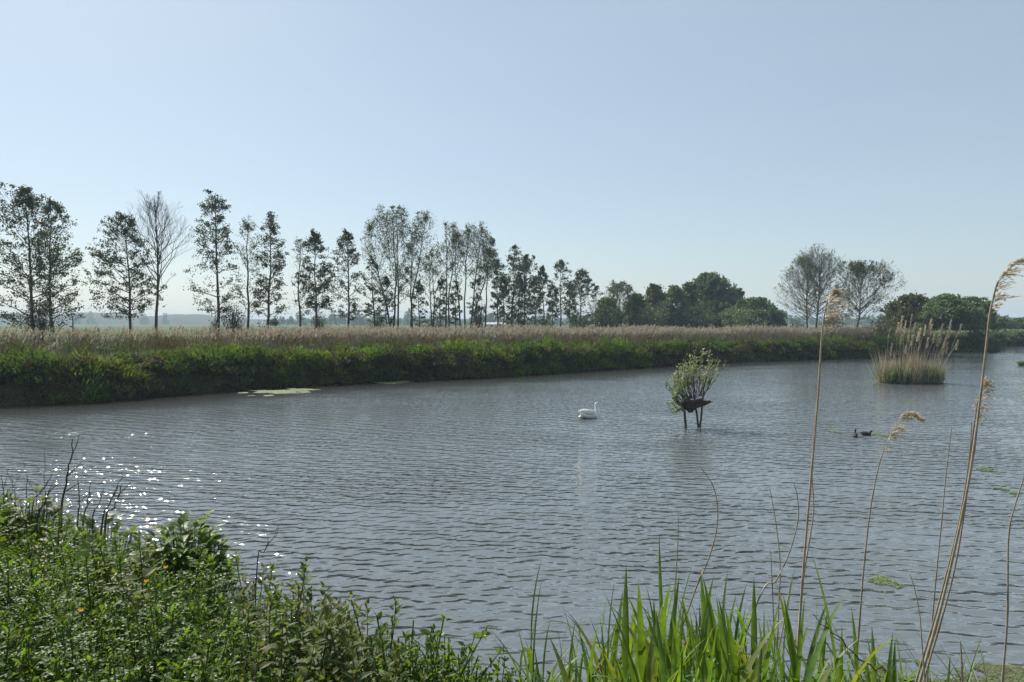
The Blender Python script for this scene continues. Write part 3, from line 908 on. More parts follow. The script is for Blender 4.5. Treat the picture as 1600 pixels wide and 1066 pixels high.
def shore_points(r, n, s0, s1, x_lo=-38, x_hi=112):
    """random points in the strip s0..s1 m inland of the far shore, in view"""
    out = []
    while sum(len(o) for o in out) < n:
        Xc = r.uniform(x_lo, x_hi, 6000)
        base = np.interp(Xc, farp[3:, 0], farp[3:, 1])
        Yc = base + r.uniform(s0 - 1, s1 * 1.6 + 1, 6000)
        s = sd_far(Xc, Yc)
        ok = (s > s0) & (s < s1) & (np.abs(Xc) < 0.78 * Yc)
        out.append(np.stack([Xc[ok], Yc[ok], s[ok]], -1))
    return np.concatenate(out)[:n]


LANCE = leaf_tmpl(3, 0.24, 0.2, 0.25)
b = MB()
mounds = np.concatenate([shore_points(r, 1750, -0.25, 4.3), shore_points(r, 700, -0.4, 1.3)])
hue = vnoise(mounds[:, 0], mounds[:, 1], 21, 3.2)
hue2 = vnoise(mounds[:, 0], mounds[:, 1], 22, 1.4)
for (mx, my, ms), h1, h2 in zip(mounds, hue, hue2):
    gz = float(ground_z(np.array([mx]), np.array([my]))[0])
    rad = r.uniform(0.3, 0.8)
    ht = r.uniform(0.35, 1.1) * (0.6 + 0.8 * h1) * (1.5 if r.uniform() < .1 else r.choice([.55, 1.0, 1.0])) * np.interp(ms, [1.2, 3.0], [1, .62])
    n = 85
    a = r.uniform(0, 2 * PI, n); q = r.uniform(0, 1, n) ** 0.5
    P = np.stack([mx + rad * q * np.cos(a), my + rad * q * np.sin(a), gz + ht * (1 - 0.6 * q ** 2) * r.uniform(0.15, 1, n) ** 0.6], -1)
    P[:, 2] = np.maximum(P[:, 2], 0.03)
    out = np.stack([np.cos(a) * q, np.sin(a) * q, np.full(n, 0.9)], -1)
    kind = r.uniform()
    if ms < 1.0 and kind < 0.3 or kind < 0.13:
        tcol = np.array([1.25, .72, 2.6]) * r.uniform(0.6, 1.0)        # withered stalks
    else:
        tcol = np.array([1.0, 1.0, 1.0]) * (0.72 + 0.5 * h1) * np.array([0.72 + 0.45 * h2, 1.0, 1.0]) * r.uniform(.6, 1.4)
    if h1 > 0.5:
        Vq, Fq = place(LANCE, P, nrm(out + r.normal(size=(n, 3)) * .4), r.normal(size=(n, 3)) + np.array([0, 0, .5]), r.uniform(.25, .5, n), r.uniform(.2, .38, n))
        k = 12
    else:
        sz = r.uniform(.14, .27, n)
        Vq, Fq = place(DIA, P, nrm(out + r.normal(size=(n, 3)) * .8), r.normal(size=(n, 3)) * .6 + np.array([0, 0, .8]), sz, sz * .75)
        k = 4
    b.add(Vq, Fq, rep(tints(r, n, .75, 1.25, .08) * tcol, k))
m2 = shore_points(r, 1500, 4.4, 15.0)
h1a = vnoise(m2[:, 0], m2[:, 1], 41, 4.0)
for (mx, my, ms), h1 in zip(m2, h1a):
    gz = float(ground_z(np.array([mx]), np.array([my]))[0])
    n = 60
    rad, ht = r.uniform(.4, .9), r.uniform(.7, 1.1) * (.8 + .5 * h1) * (1.45 if mx < -12 else 1.1)
    a = r.uniform(0, 2 * PI, n); q = r.uniform(0, 1, n) ** .5
    P = np.stack([mx + rad * q * np.cos(a), my + rad * q * np.sin(a), gz + ht * (1 - .4 * q ** 2) * r.uniform(.2, 1, n) ** .5], -1)
    tcol = np.array([1.5, .85, 1.9]) if h1 > .35 or mx > -16 else np.array([.9, .85, 1.1])
    Vq, Fq = place(LANCE, P, nrm(np.stack([r.normal(.1, .4, n), r.normal(0, .4, n), np.ones(n)], -1)), r.normal(size=(n, 3)), r.uniform(.2, .42, n), r.uniform(.1, .22, n))
    b.add(Vq, Fq, rep(tints(r, n, .6, 1.1, .08) * tcol * .8, 12))
tag(b.build('bank_vegetation', M['bank_leaf'], smooth=False), kind='stuff')

# dry reed bed behind the bank
b = MB(); b2 = MB()
n = 18000
pts = shore_points(r, n, 3.4, 13.0, -38, 60)
dens = vnoise(pts[:, 0], pts[:, 1], 33, 5.0)
keep = (r.uniform(0, 1, n) < 0.35 + 0.9 * dens) & ((pts[:, 0] > -19) | (r.uniform(0, 1, n) < 0.3))
pts = pts[keep]; n = len(pts)
gz = ground_z(pts[:, 0], pts[:, 1])
hh = r.normal(1.62, 0.16, n) * (0.85 + 0.3 * vnoise(pts[:, 0], pts[:, 1], 34, 7.0))
lean = r.normal(0.12, 0.09, n)
k = np.linspace(0, 1, 3)
P = np.stack([pts[:, 0:1] + np.outer(lean * hh, k ** 2), np.repeat(pts[:, 1:2], 3, 1) + np.outer(r.normal(0, .1, n), k), gz[:, None] + np.outer(hh, k)], -1)
tn = tints(r, n, .65, 1.15, .06)
Vq, Fq = tubes(P, np.full((n, 3), 0.007), 3)
b.add(Vq, Fq, rep(tn * np.array([.9, .9, .95]), 9))
PLM = leaf_tmpl(3, 0.34, 0.3, 0.25, peak=0.35)
for j in range(3):
    d = nrm(np.stack([0.3 + lean * 1.5 + r.normal(0, .2, n), r.normal(0, .2, n), np.full(n, .85)], -1))
    Vq, Fq = place(PLM, P[:, 2] - np.array([0, 0, .06]) * j, d, r.normal(size=(n, 3)), r.uniform(.16, .3, n), r.uniform(.12, .22, n))
    b.add(Vq, Fq, rep(tn * np.array([1.12, 1.13, 1.22]), 12))
for j in range(2):    # withered blades down the stalk
    s = r.uniform(.2, .8, n)
    bp = P[:, 0] + (P[:, 2] - P[:, 0]) * s[:, None]
    d = nrm(np.stack([r.normal(.3, .6, n), r.normal(0, .5, n), np.full(n, .7)], -1))
    Vq, Fq = place(LANCE, bp, d, r.normal(size=(n, 3)), r.uniform(.2, .4, n), r.uniform(.06, .12, n))
    b.add(Vq, Fq, rep(tn * np.array([.85, .87, .9]), 12))
tag(b.build('reed_bed', M['reed_dry'], smooth=False), kind='stuff')

# rough grass between the reeds and the trees, and on the low right bank
n = 14000
pts = shore_points(r, n, 4.5, 26.0)
gz = ground_z(pts[:, 0], pts[:, 1])
BL = leaf_tmpl(2, 0.1, 0.2, 0.3)
b = MB()
Vq, Fq = place(BL, np.stack([pts[:, 0], pts[:, 1], gz - .02], -1), np.stack([r.normal(.15, .3, n), r.normal(0, .3, n), np.full(n, .9)], -1), r.normal(size=(n, 3)), r.uniform(.4, .9, n), r.uniform(.4, .9, n))
b.add(Vq, Fq, rep(tints(r, n, .6, 1.2, .15), 9))
tag(b.build('rough_grass', M['grass'], smooth=False), kind='stuff')

# single bushes and flowering stems that stand out on the far bank
BANK = [
    ('yellow green leafy bush rising from the far bank under the slender alder', 405, 541, 372, 440, 575, 46.5, 'bank_leaf', 900, 0.13),
    ('dark green bush at the top of the bank, below the narrow dark tree', 764, 526, 748, 782, 545, 60.5, 'dark_leaf', 700, 0.12),
    ('dark bush on the bank edge below the leaning poplar', 640, 537, 622, 660, 556, 55, 'dark_leaf', 600, 0.12),
    ('pale leafy bush at the edge of the reed bed', 822, 527, 805, 842, 545, 63, 'olive_leaf', 700, 0.11),
    ('dark bush low on the bank behind the willow in the water', 1082, 548, 1062, 1106, 566, 77, 'dark_leaf', 800, 0.14),
    ('dark leafy bush on the bank at the left of the photo', 62, 556, 40, 88, 585, 39.5, 'dark_leaf', 900, 0.12),
    ('green bush at the bank edge below the airy trees', 1290, 540, 1262, 1320, 560, 87, 'wood_leaf', 900, 0.15),
    ('dark bush at the end of the bank behind the reed island', 1352, 540, 1322, 1382, 560, 88.5, 'dark_leaf', 1100, 0.15),
]
for i, s in enumerate(BANK):
    shrub(s[0], *s[1:7], leafm=s[7], n=s[8], size=s[9], seed=60 + i)


def flower_stem(label, x, ty, by, D, w, seed):
    r = np.random.default_rng(seed)
    p0 = px(x, by, D)
    gz = float(ground_z(p0[0:1], p0[1:2])[0])
    H = px(x, ty, D)[2] - gz
    m = 7
    k = np.linspace(0, 1, 5)
    ex = r.normal(0, w * D / F * .5, (m, 2))
    P = np.stack([np.outer(ex[:, 0], k), np.outer(ex[:, 1], k), np.outer(H * r.uniform(.65, 1, m), k)], -1)
    root = empty('flowering_plant', (p0[0], p0[1], gz), 0, label, 'plant')
    st, fl = MB(), MB()
    st.add(*tubes(P, np.full((m, 5), .008), 4))
    Q, L = sprout(r, P, np.full(m, H * .5), 6, .3, 1, 40, .5, 3, .3)
    st.add(*tubes(Q, np.full(Q.shape[:2], .005), 3))
    n = 260
    bi = r.integers(0, len(Q), n)
    e = Q[bi, -1] + r.normal(size=(n, 3)) * np.array([.06, .06, .02])
    Vq, Fq = place(DIA, e, r.normal(size=(n, 3)), np.tile([0.2, -.3, 1.0], (n, 1)), r.uniform(.03, .06, n))
    fl.add(Vq, Fq, rep(tints(r, n, .7, 1.1, .03), 4))
    st.build('stems', M['green_stem'], root)
    tag(fl.build('blossom', M['white_flower'], root, smooth=False), kind='stuff')


flower_stem('pale flowering cow parsley standing tall on the bank left of the bare ash', 160, 512, 560, 41.5, 30, 1)
flower_stem('pale flowering plant at the left edge on top of the far bank', 10, 522, 545, 42, 24, 2)
flower_stem('small pale flowering plant on the bank below the leftmost trees', 78, 535, 550, 42, 14, 3)


# ------------------------------------------------------------------ wooden posts, pale building
def post(label, x, ty, by, D, w):
    p = px(x, by, D)
    gz = float(ground_z(p[0:1], p[1:2])[0])
    H = px(x, ty, D)[2] - gz
    root = empty('field_post', (p[0], p[1], gz - .1), 0, label, 'post')
    b = MB(); b.add(*tubes(np.array([[(0, 0, 0), (0.01, 0, H * .5), (0, 0, H + .1)]]), np.array([[.05, .048, .042]]), 8))
    b.build('upright', M['post'], root)
    zz = H * .55
    for a in (-1, 1):
        b = MB(); b.add(*tubes(np.array([[(a * w, 0.06, 0), (a * w, 0.06, zz)]]), np.array([[.035, .035]]), 8))
        b.build('side_post', M['post'], root)
    b = MB(); b.add(*tubes(np.array([[(-w - .05, .06, zz + .035), (w + .05, .06, zz + .035)]]), np.array([[.035, .035]]), 8))
    b.build('rail', M['post'], root)


post('thin wooden post with a low rail frame beside the leftmost trees', 114, 494, 520, 56, 0.3)
post('dark wooden post with a rail in front of the pale building', 751, 505, 520, 100, 0.42)


def boxv(x0, x1, y0, y1, z0, z1):
    V = [(x, y, z) for z in (z0, z1) for y in (y0, y1) for x in (x0, x1)]
    Fq = [(0, 2, 3, 1), (4, 5, 7, 6), (0, 1, 5, 4), (2, 6, 7, 3), (0, 4, 6, 2), (1, 3, 7, 5)]
    return np.array(V, float), np.array(Fq)


p = px(772, 515, 330)
root = empty('farm_shed', (p[0], 330, 1.6), R(6), 'low white farm shed seen between the trunks of the middle trees', 'shed')
b = MB(); b.add(*boxv(-4.6, 4.6, 0, 4, -.2, 1.9)); b.build('wall', M['white_wall'], root, False)
b = MB()
b.add(np.array([(-4.9, -.3, 1.91), (4.9, -.3, 1.91), (4.9, 2, 2.7), (-4.9, 2, 2.7), (4.9, 4.3, 1.91), (-4.9, 4.3, 1.91)], float), np.array([(0, 1, 2, 3), (3, 2, 4, 5), (0, 5, 4, 1)]))
b.add(np.zeros((0, 3)), np.zeros((0, 3), int)) if False else None
b.build('roof', M['roof'], root, False)
for wx_ in (-3.2, -1.0, 2.8):
    b = MB(); b.add(*boxv(wx_ - .55, wx_ + .55, -.03, .02, .7, 1.5)); b.build('window', M['glass'], root, False)
b = MB(); b.add(*boxv(.5, 1.5, -.03, .02, 0, 1.7)); b.build('door', M['post'], root, False)


# ------------------------------------------------------------------ willow standing in the water
def willow():
    D = pxw(1082, 668)[1]
    m = D / F
    c = pxw(1082, 668)
    r = np.random.default_rng(77)
    root = empty('flooded_willow', (c[0], c[1], 0), 0, 'small leafy willow on thin legs in open water, holding a broken log', 'tree')

    def L(x, y, dy=0.0):     # local coords from photo pixels
        return np.array(((x - 1082) * m, dy, (668 - y) * m))
    tr = MB()
    for pts, r0, r1 in (([L(1071, 684, -.15), L(1070.5, 668, -.15), L(1069, 650, -.1), L(1067, 632, 0)], .055, .042),
                        ([L(1092, 684, .05), L(1091.5, 668, .05), L(1090, 652, .1), L(1088, 636, .15), L(1087, 622, .2)], .048, .036),
                        ([L(1093.5, 684, 0), L(1093.5, 668, 0), L(1095, 652, -.05), L(1097, 630, -.05), L(1099, 606, -.05), L(1104, 588, 0)], .05, .02)):
        P = spline(pts, 14)
        P += r.normal(0, .006, P.shape)
        rr = np.linspace(r0, r1, 14) * (1 + r.normal(0, .06, 14))
        tr.add(*tubes(P[None], rr[None], 9))
    tr.build('trunk', M['bark'], root)
    # the broken log: a split wedge of trunk, flat on top, pointed below, a thin board of it running out to the right
    out = [(1065, 631), (1068, 626), (1074, 623), (1079, 625), (1086, 625.5), (1093, 623), (1097, 622.5), (1100, 626), (1105, 626), (1109, 625.5), (1108, 628), (1112.5, 628.5), (1106, 630.5), (1099, 632.5), (1092, 635.5), (1085, 639), (1078, 645), (1073, 641), (1069, 639)]
    pr = np.array([L(x, y) for x, y in out])
    ctr = pr.mean(0)
    rings = []
    for yy, sc2 in ((-.2, .72), (-.17, .9), (-.06, 1.0), (.08, 1.0), (.19, .92), (.24, .7)):
        q = ctr + (pr - ctr) * np.array([.5 + .5 * sc2, 1, sc2])
        q = q + r.normal(0, .016, q.shape)
        q[:, 1] = yy + r.normal(0, .015, len(q))
        rings.append(q)
    k_ = len(out)
    idx = np.arange(k_ * 6).reshape(6, k_)
    b = MB()
    b.add(np.concatenate(rings), np.stack([idx[:-1], np.roll(idx[:-1], -1, 1), np.roll(idx[1:], -1, 1), idx[1:]], -1).reshape(-1, 4))
    b.Fq.append(idx[0][None]); b.Fq.append(idx[-1][None, ::-1])
    b.build('broken_log', M['log'], root, smooth=False)
    # shoots
    n = 48
    s = r.uniform(0, 1, n)
    x0 = 1066 + 36 * s ** 0.9
    st = np.stack([(x0 - 1082) * m, np.abs(r.normal(.05, .2, n)), (668 - np.interp(x0, [1066, 1080, 1102], [632, 625, 618])) * m], -1)
    x1 = np.interp(s, [0, .2, .5, .8, 1], [1041, 1055, 1080, 1106, 1124]) + r.normal(0, 8, n)
    y1 = np.interp(x1, [1040, 1050, 1065, 1082, 1100, 1115, 1127], [604, 584, 562, 548, 546, 550, 562]) + r.uniform(0, 1, n) ** 1.5 * 34
    tp = np.stack([(x1 - 1082) * m, r.normal(0, .4, n), (668 - y1) * m], -1)
    k = np.linspace(0, 1, 6)
    P = st[:, None] + (tp - st)[:, None] * k[None, :, None]
    P[..., 0] += ((x1 - x0) * m * .35)[:, None] * np.sin(k * PI)[None] * np.where(x1 < 1075, 1, .2)[:, None]
    P += r.normal(size=P.shape) * .02
    # low shoots drooping at the left
    n2 = 9
    st2 = np.stack([(1067 - 1082) * m + r.normal(0, .04, n2), r.normal(0, .1, n2), (668 - 634) * m + r.normal(0, .06, n2)], -1)
    tp2 = np.stack([(r.uniform(1046, 1062, n2) - 1082) * m, r.normal(0, .25, n2), (668 - r.uniform(612, 645, n2)) * m], -1)
    P2 = st2[:, None] + (tp2 - st2)[:, None] * k[None, :, None]
    P2[..., 2] += -.12 * np.sin(k * PI)[None]
    P = np.concatenate([P, P2])
    b = MB(); b.add(*tubes(P, np.linspace(.016, .004, 6)[None].repeat(len(P), 0), 4))
    b.build('shoots', M['bark'], root)
    per = 28
    bi = np.repeat(np.arange(len(P)), per)
    ss = r.uniform(.32, 1.02, (len(bi), 1)).clip(0, 1)
    p, t = along(P[bi], ss)
    p, t = p[:, 0] + r.normal(0, .025, (len(bi), 3)), t[:, 0]
    sz = r.uniform(.085, .16, len(bi))
    Vq, Fq = place(DIA, p, nrm(t * .7 + r.normal(size=p.shape) * .6), r.normal(size=p.shape), sz, sz * .42)
    b = MB(); b.add(Vq, Fq, rep(tints(r, len(P), .8, 1.2, .05)[bi] * tints(r, len(bi), .7, 1.3, .06), 4))
    b.build('foliage', M['willow_leaf'], root, smooth=False)


willow()


# ------------------------------------------------------------------ reed island
def plume_mesh(r, length, n, spread, side=1.0, droop=0.5):
    """feathery plume: thin drooping branchlets, each with slim spikelets, at the top of a stalk along +Z"""
    b = MB()
    s = r.uniform(0, 1, n)
    d0 = np.stack([side * r.uniform(.2, 1, n) * spread, r.normal(0, .3, n) * spread, r.uniform(.5, 1, n)], -1)
    return b, s, d0


def reed_island():
    D = pxw(1432, 602)[1]
    c = pxw(1432, 600)
    m = D / F
    r = np.random.default_rng(99)
    root = empty('reed_island', (c[0], c[1] + .8, 0), 0, 'round island of dry plumed reeds in the water in front of the far point', 'reed clump')

    def spots(n, q=1.0):
        a = r.uniform(0, 2 * PI, n); k_ = r.uniform(0, 1, n) ** .5 * q
        return np.stack([2.15 * k_ * np.cos(a), .95 * k_ * np.sin(a), np.full(n, -.03)], -1)
    # root mat
    gxi = np.linspace(-2.3, 2.3, 30); gyi = np.linspace(-1.1, 1.1, 18)
    V, Fc, X, Y = grid(gxi, gyi, lambda X, Y: .13 * (1 - (X / 2.25) ** 2 - (Y / 1.05) ** 2) + .1 * (vnoise(X, Y, 9, .3) - .5) * 1)
    b = MB(); b.add(V, Fc); b.build('root_mat', M['log'], root)
    # short dead and green blades
    n = 1700
    P = spots(n)
    edge = np.hypot(P[:, 0] / 2.15, P[:, 1] / .95)
    d = np.stack([P[:, 0] * .07 * r.uniform(.0, 1.8, n) + r.normal(0, .16, n), P[:, 1] * .2 + r.normal(0, .15, n), np.full(n, 1.0)], -1)
    b = MB()
    Lh = (.35 + 2.3 * r.uniform(0, 1, n) ** 1.9) * (1.05 - .25 * edge) * (.65 + .7 * vnoise(P[:, 0] + 9, P[:, 1] + 9, 12, .45))
    Vq, Fq = place(leaf_tmpl(3, .05, .3, .12), P, d, r.normal(size=(n, 3)), Lh, r.uniform(.45, .9, n))
    b.add(Vq, Fq, rep(tints(r, n, .7, 1.45, .06), 12))
    b.build('dead_blades', M['reed_dry'], root, smooth=False)
    n = 850
    P = spots(n)
    P[:, 0] = np.where(r.uniform(0, 1, n) < .45, r.normal(-1.0, .45, n), np.where(r.uniform(0, 1, n) < .75, r.normal(1.15, .4, n), P[:, 0]))
    Vq, Fq = place(leaf_tmpl(3, .05, .3, .25), P, np.stack([r.normal(0, .2, n), r.normal(0, .2, n), np.ones(n)], -1), r.normal(size=(n, 3)), r.uniform(.6, 1.5, n), r.uniform(.6, 1.0, n))
    b = MB(); b.add(Vq, Fq, rep(tints(r, n, .8, 1.5, .12), 12)); b.build('green_blades', M['grass'], root, smooth=False)
    # plumed stalks, each a part
    heads = [(1400, 520), (1412, 510), (1416, 528), (1424, 522), (1430, 508), (1438, 510), (1437, 524), (1447, 497), (1452, 503), (1455, 512), (1449, 520), (1465, 514), (1466, 528), (1473, 530), (1481, 512), (1480, 524), (1487, 535), (1496, 505), (1494, 518), (1500, 530), (1508, 512), (1490, 542), (1405, 545), (1424, 545), (1442, 540), (1459, 534), (1509, 538), (1432, 530), (1470, 545), (1418, 500)]
    for (hx, hy) in heads:
        top = np.array(((hx - 1432) * m, r.normal(0, .4), (602 - hy) * m))
        base = np.array((top[0] * .72 - .25 + r.normal(0, .2), top[1] * .7, 0))
        base[0] = np.clip(base[0], -2.0, 2.0)
        P = spline([base, base + (top - base) * .5 + np.array([-.04, 0, .05]), top], 8)
        b = MB(); b.add(*tubes(P[None], np.linspace(.02, .011, 8)[None], 4), tint=tints(r, 1, .7, 1.1, .05)[0])
        o = b.build('reed_stalk', M['reed_stem'], root)
        n = 90
        ss = r.uniform(0, 1, n)
        L0 = r.uniform(.55, .85)
        q = top + np.stack([.1 * (ss - .5), np.zeros(n), (ss - .75) * L0], -1)
        d = np.stack([.35 + r.normal(0, .4, n), r.normal(0, .4, n), .7 + .4 * ss], -1)
        Vq, Fq = place(PLM, q, d, r.normal(size=(n, 3)), r.uniform(.1, .2, n), r.uniform(.08, .13, n))
        b = MB(); b.add(Vq, Fq, rep(tints(r, 1, .6, 1.1, .06) * tints(r, n, .8, 1.2, .04), 12))
        b.build('plume', M['plume'], o, smooth=False)


reed_island()


# ------------------------------------------------------------------ water birds
def loft(path, rw, rh, k=14):
    """closed skin along a path in the XZ plane; rw sideways (Y) radius, rh radius across the path"""
    P = np.asarray(path, float)
    n = len(P)
    T = nrm(np.gradient(P, axis=0))
    U = np.tile(np.array([0, 1.0, 0]), (n, 1))
    W = np.cross(T, U)
    a = np.arange(k) / k * 2 * PI
    V = P[:, None] + np.asarray(rw)[:, None, None] * np.cos(a)[None, :, None] * U[:, None] + np.asarray(rh)[:, None, None] * np.sin(a)[None, :, None] * W[:, None]
    idx = np.arange(n * k).reshape(n, k)
    Fq = np.stack([idx[:-1], np.roll(idx[:-1], -1, 1), np.roll(idx[1:], -1, 1), idx[1:]], -1).reshape(-1, 4)
    return V.reshape(-1, 3), Fq


def loft_s(pts, k=14, n=40):
    a = np.asarray(pts, float)        # x, y, z, rw, rh
    q = spline(a, n)
    return loft(q[:, :3], np.maximum(q[:, 3], .002), np.maximum(q[:, 4], .002), k)


c = pxw(921, 653)
root = empty('swan', (c[0], c[1], -0.03), R(38), 'white swan swimming alone on the open water, neck upright', 'swan')
root.scale = (.93, .93, .93)
b = MB()
b.add(*loft_s([(-.58, 0, .25, .01, .006), (-.5, 0, .23, .09, .035), (-.36, 0, .17, .18, .12), (-.15, 0, .14, .24, .17), (.1, 0, .13, .25, .18), (.28, 0, .14, .19, .16),
               (.37, 0, .19, .1, .11), (.4, 0, .28, .06, .065), (.385, 0, .4, .042, .045), (.365, 0, .52, .036, .04), (.37, 0, .61, .036, .038), (.42, 0, .67, .043, .045), (.49, 0, .67, .043, .044), (.55, 0, .645, .028, .028), (.57, 0, .635, .006, .006)], 16, 60))
b.build('body', M['swan'], root)
for sgn in (-1, 1):
    b = MB()
    b.add(*loft_s([(.24, sgn * .14, .2, .02, .05), (.1, sgn * .19, .25, .06, .12), (-.12, sgn * .19, .29, .07, .14), (-.34, sgn * .14, .33, .06, .11), (-.52, sgn * .08, .37, .035, .06), (-.66, sgn * .04, .36, .008, .012)], 12, 26))
    b.build('wing', M['swan'], root)
b = MB(); b.add(*loft_s([(-.42, 0, .16, .1, .08), (-.52, 0, .13, .11, .07), (-.64, 0, .12, .06, .02), (-.68, 0, .12, .01, .005)], 10, 14)); b.build('tail', M['swan_tail'], root)
b = MB(); b.add(*loft_s([(.54, 0, .655, .024, .024), (.59, 0, .62, .02, .018), (.64, 0, .575, .017, .01), (.655, 0, .56, .004, .003)], 10, 14)); bl = b.build('bill', M['bill'], root)
b = MB(); b.add(*loft_s([(.52, 0, .7, .004, .004), (.545, 0, .685, .018, .018), (.57, 0, .66, .014, .014), (.585, 0, .64, .004, .004)], 10, 10)); b.build('bill_knob', M['black'], root)
for sgn in (-1, 1):
    b = MB(); b.add(*loft_s([(.485, sgn * .038, .69, .002, .002), (.497, sgn * .04, .688, .008, .008), (.51, sgn * .036, .684, .002, .002)], 8, 6)); b.build('eye', M['black'], root)


def duck(label, x, y, rz, neck):
    c = pxw(x, y)
    root = empty('duck', (c[0], c[1], -.015), rz, label, 'duck', 'ducks on the water')
    root.scale = (.9, .9, .9)
    nz = neck
    b = MB()
    b.add(*loft_s([(-.27, 0, .115, .008, .005), (-.22, 0, .1, .045, .02), (-.13, 0, .075, .085, .06), (0, 0, .065, .1, .08), (.1, 0, .07, .085, .075), (.15, 0, .09, .05, .055),
                   (.165, 0, .12, .033, .034), (.165, 0, .14 + nz * .5, .026, .028), (.17, 0, .155 + nz, .034, .035), (.2, 0, .17 + nz, .035, .034), (.225, 0, .162 + nz, .02, .02), (.232, 0, .16 + nz, .004, .004)], 14, 46))
    b.build('body', M['duck_brown'], root)
    b = MB()
    b.add(*loft_s([(.1655, 0, .13 + nz * .45, .029, .031), (.166, 0, .14 + nz * .75, .031, .033), (.171, 0, .156 + nz, .0375, .038), (.201, 0, .171 + nz, .0375, .037), (.224, 0, .162 + nz, .022, .022), (.234, 0, .16 + nz, .005, .005)], 14, 20))
    b.build('head_feathers', M['duck_head'], root)
    for sgn in (-1, 1):
        b = MB(); b.add(*loft_s([(.09, sgn * .075, .09, .008, .02), (0, sgn * .085, .1, .02, .045), (-.12, sgn * .065, .115, .02, .035), (-.24, sgn * .025, .125, .006, .008)], 10, 16)); b.build('wing', M['duck_brown'], root)
    b = MB(); b.add(*loft_s([(-.17, 0, .075, .06, .04), (-.23, 0, .085, .04, .03), (-.26, 0, .1, .012, .01)], 10, 10)); b.build('tail', M['duck_white'], root)
    b = MB(); b.add(*loft_s([(.225, 0, .158 + nz, .016, .012), (.255, 0, .146 + nz, .015, .007), (.285, 0, .14 + nz, .012, .004), (.292, 0, .139 + nz, .004, .002)], 8, 12)); b.build('bill', M['duck_bill'], root)
    return root


duck('dark duck with upright neck and pale rump, left of the pair', 1336, 682, R(62), .085)
duck('low dark brown duck in profile facing right, right of the pair', 1354, 680, R(4), 0.0)


# ------------------------------------------------------------------ floating weed mats
def weed_mat(label, x0, x1, y0, y1, n, size, m='algae', seed=0, tint=(1, 1, 1), thr=.42):
    r = np.random.default_rng(300 + seed)
    c = pxw((x0 + x1) / 2, (y0 + y1) / 2)
    a, b_ = pxw((x0 + x1) / 2, y0), pxw((x0 + x1) / 2, y1)
    hy = abs(a[1] - b_[1]) / 2
    hx = (x1 - x0) / 2 * c[1] / F
    root = empty('floating_weed', (c[0], c[1], 0), 0, None, None)
    bpy.data.objects.remove(root)
    q = r.uniform(-1, 1, (n * 4, 2))
    nz = vnoise(q[:, 0] * hx + 50 + seed * 9, q[:, 1] * hy + 50, seed, max(hy * .55, .15)) * .65 + vnoise(q[:, 0] * hx + 9, q[:, 1] * hy + 5, seed + 3, max(hy * .2, .06)) * .35
    ok = nz > thr + .3 * (q[:, 0] ** 2 + q[:, 1] ** 2) - .12
    ok &= (q[:, 0] ** 2 + q[:, 1] ** 2) < 1.1
    q = q[ok][:n]
    n = len(q)
    k = 7
    ang = np.arange(k) / k * 2 * PI
    rr = size * r.uniform(.5, 1.3, (n, 1)) * r.uniform(.6, 1.2, (n, k))
    V = np.zeros((n, k, 3))
    V[..., 0] = q[:, 0:1] * hx + rr * np.cos(ang) * 1.5
    V[..., 1] = q[:, 1:2] * hy + rr * np.sin(ang)
    V[..., 2] = (.004 + np.arange(n) * (.012 / n))[:, None] + r.uniform(0, .003, (n, k))
    b = MB(); b.add(V.reshape(-1, 3), np.arange(n * k).reshape(n, k), rep(tints(r, n, .6, 1.25, .1) * np.array(tint), k))
    o = b.build('floating_weed', M[m], None, smooth=False)
    o.location = (c[0], c[1], 0)
    tag(o, label, 'water weed', 'mats of floating weed')


weed_mat('long pale green mat of floating weed below the slender alders, along the far bank', 342, 520, 606, 619, 1000, .11, seed=1, thr=.43, tint=(.62, .74, .6))
weed_mat('short thin strip of floating weed right of the long pale mat', 585, 645, 595, 600, 160, .13, seed=2, thr=.3)
weed_mat('thin streak of floating weed at the bank below the middle poplars', 745, 780, 586, 590, 90, .13, seed=3, thr=.3)
weed_mat('tiny pale patch of weed at the foot of the far bank on the left', 142, 160, 622, 627, 50, .1, seed=4, thr=.2)
weed_mat('faint green patch of weed just right of the two ducks', 1366, 1394, 676, 684, 110, .035, seed=5, thr=.45, tint=(.7, .8, .7))
weed_mat('faint green patch of weed just left of the two ducks', 1295, 1312, 671, 679, 80, .035, seed=6, thr=.45, tint=(.7, .8, .7))
weed_mat('yellow green weed patch between the plumed reeds in the near water', 1360, 1406, 898, 920, 420, .012, seed=7, thr=.46, tint=(.85, .95, .6))
weed_mat('upper of two small weed patches by the tall right reed', 1528, 1562, 730, 742, 160, .025, seed=8, thr=.5, tint=(.7, .8, .65))
weed_mat('lower of two small weed patches by the tall right reed', 1556, 1590, 762, 774, 160, .025, seed=9, thr=.5, tint=(.7, .8, .65))
weed_mat('brown green weed washed up along the near shore at bottom right', 1330, 1760, 1030, 1110, 6500, .017, m='algae_brown', seed=10, thr=.52, tint=(.9, 1.05, .9))
weed_mat('small weed drift beside the reed island', 1356, 1376, 597, 601, 60, .08, seed=11, thr=.3)

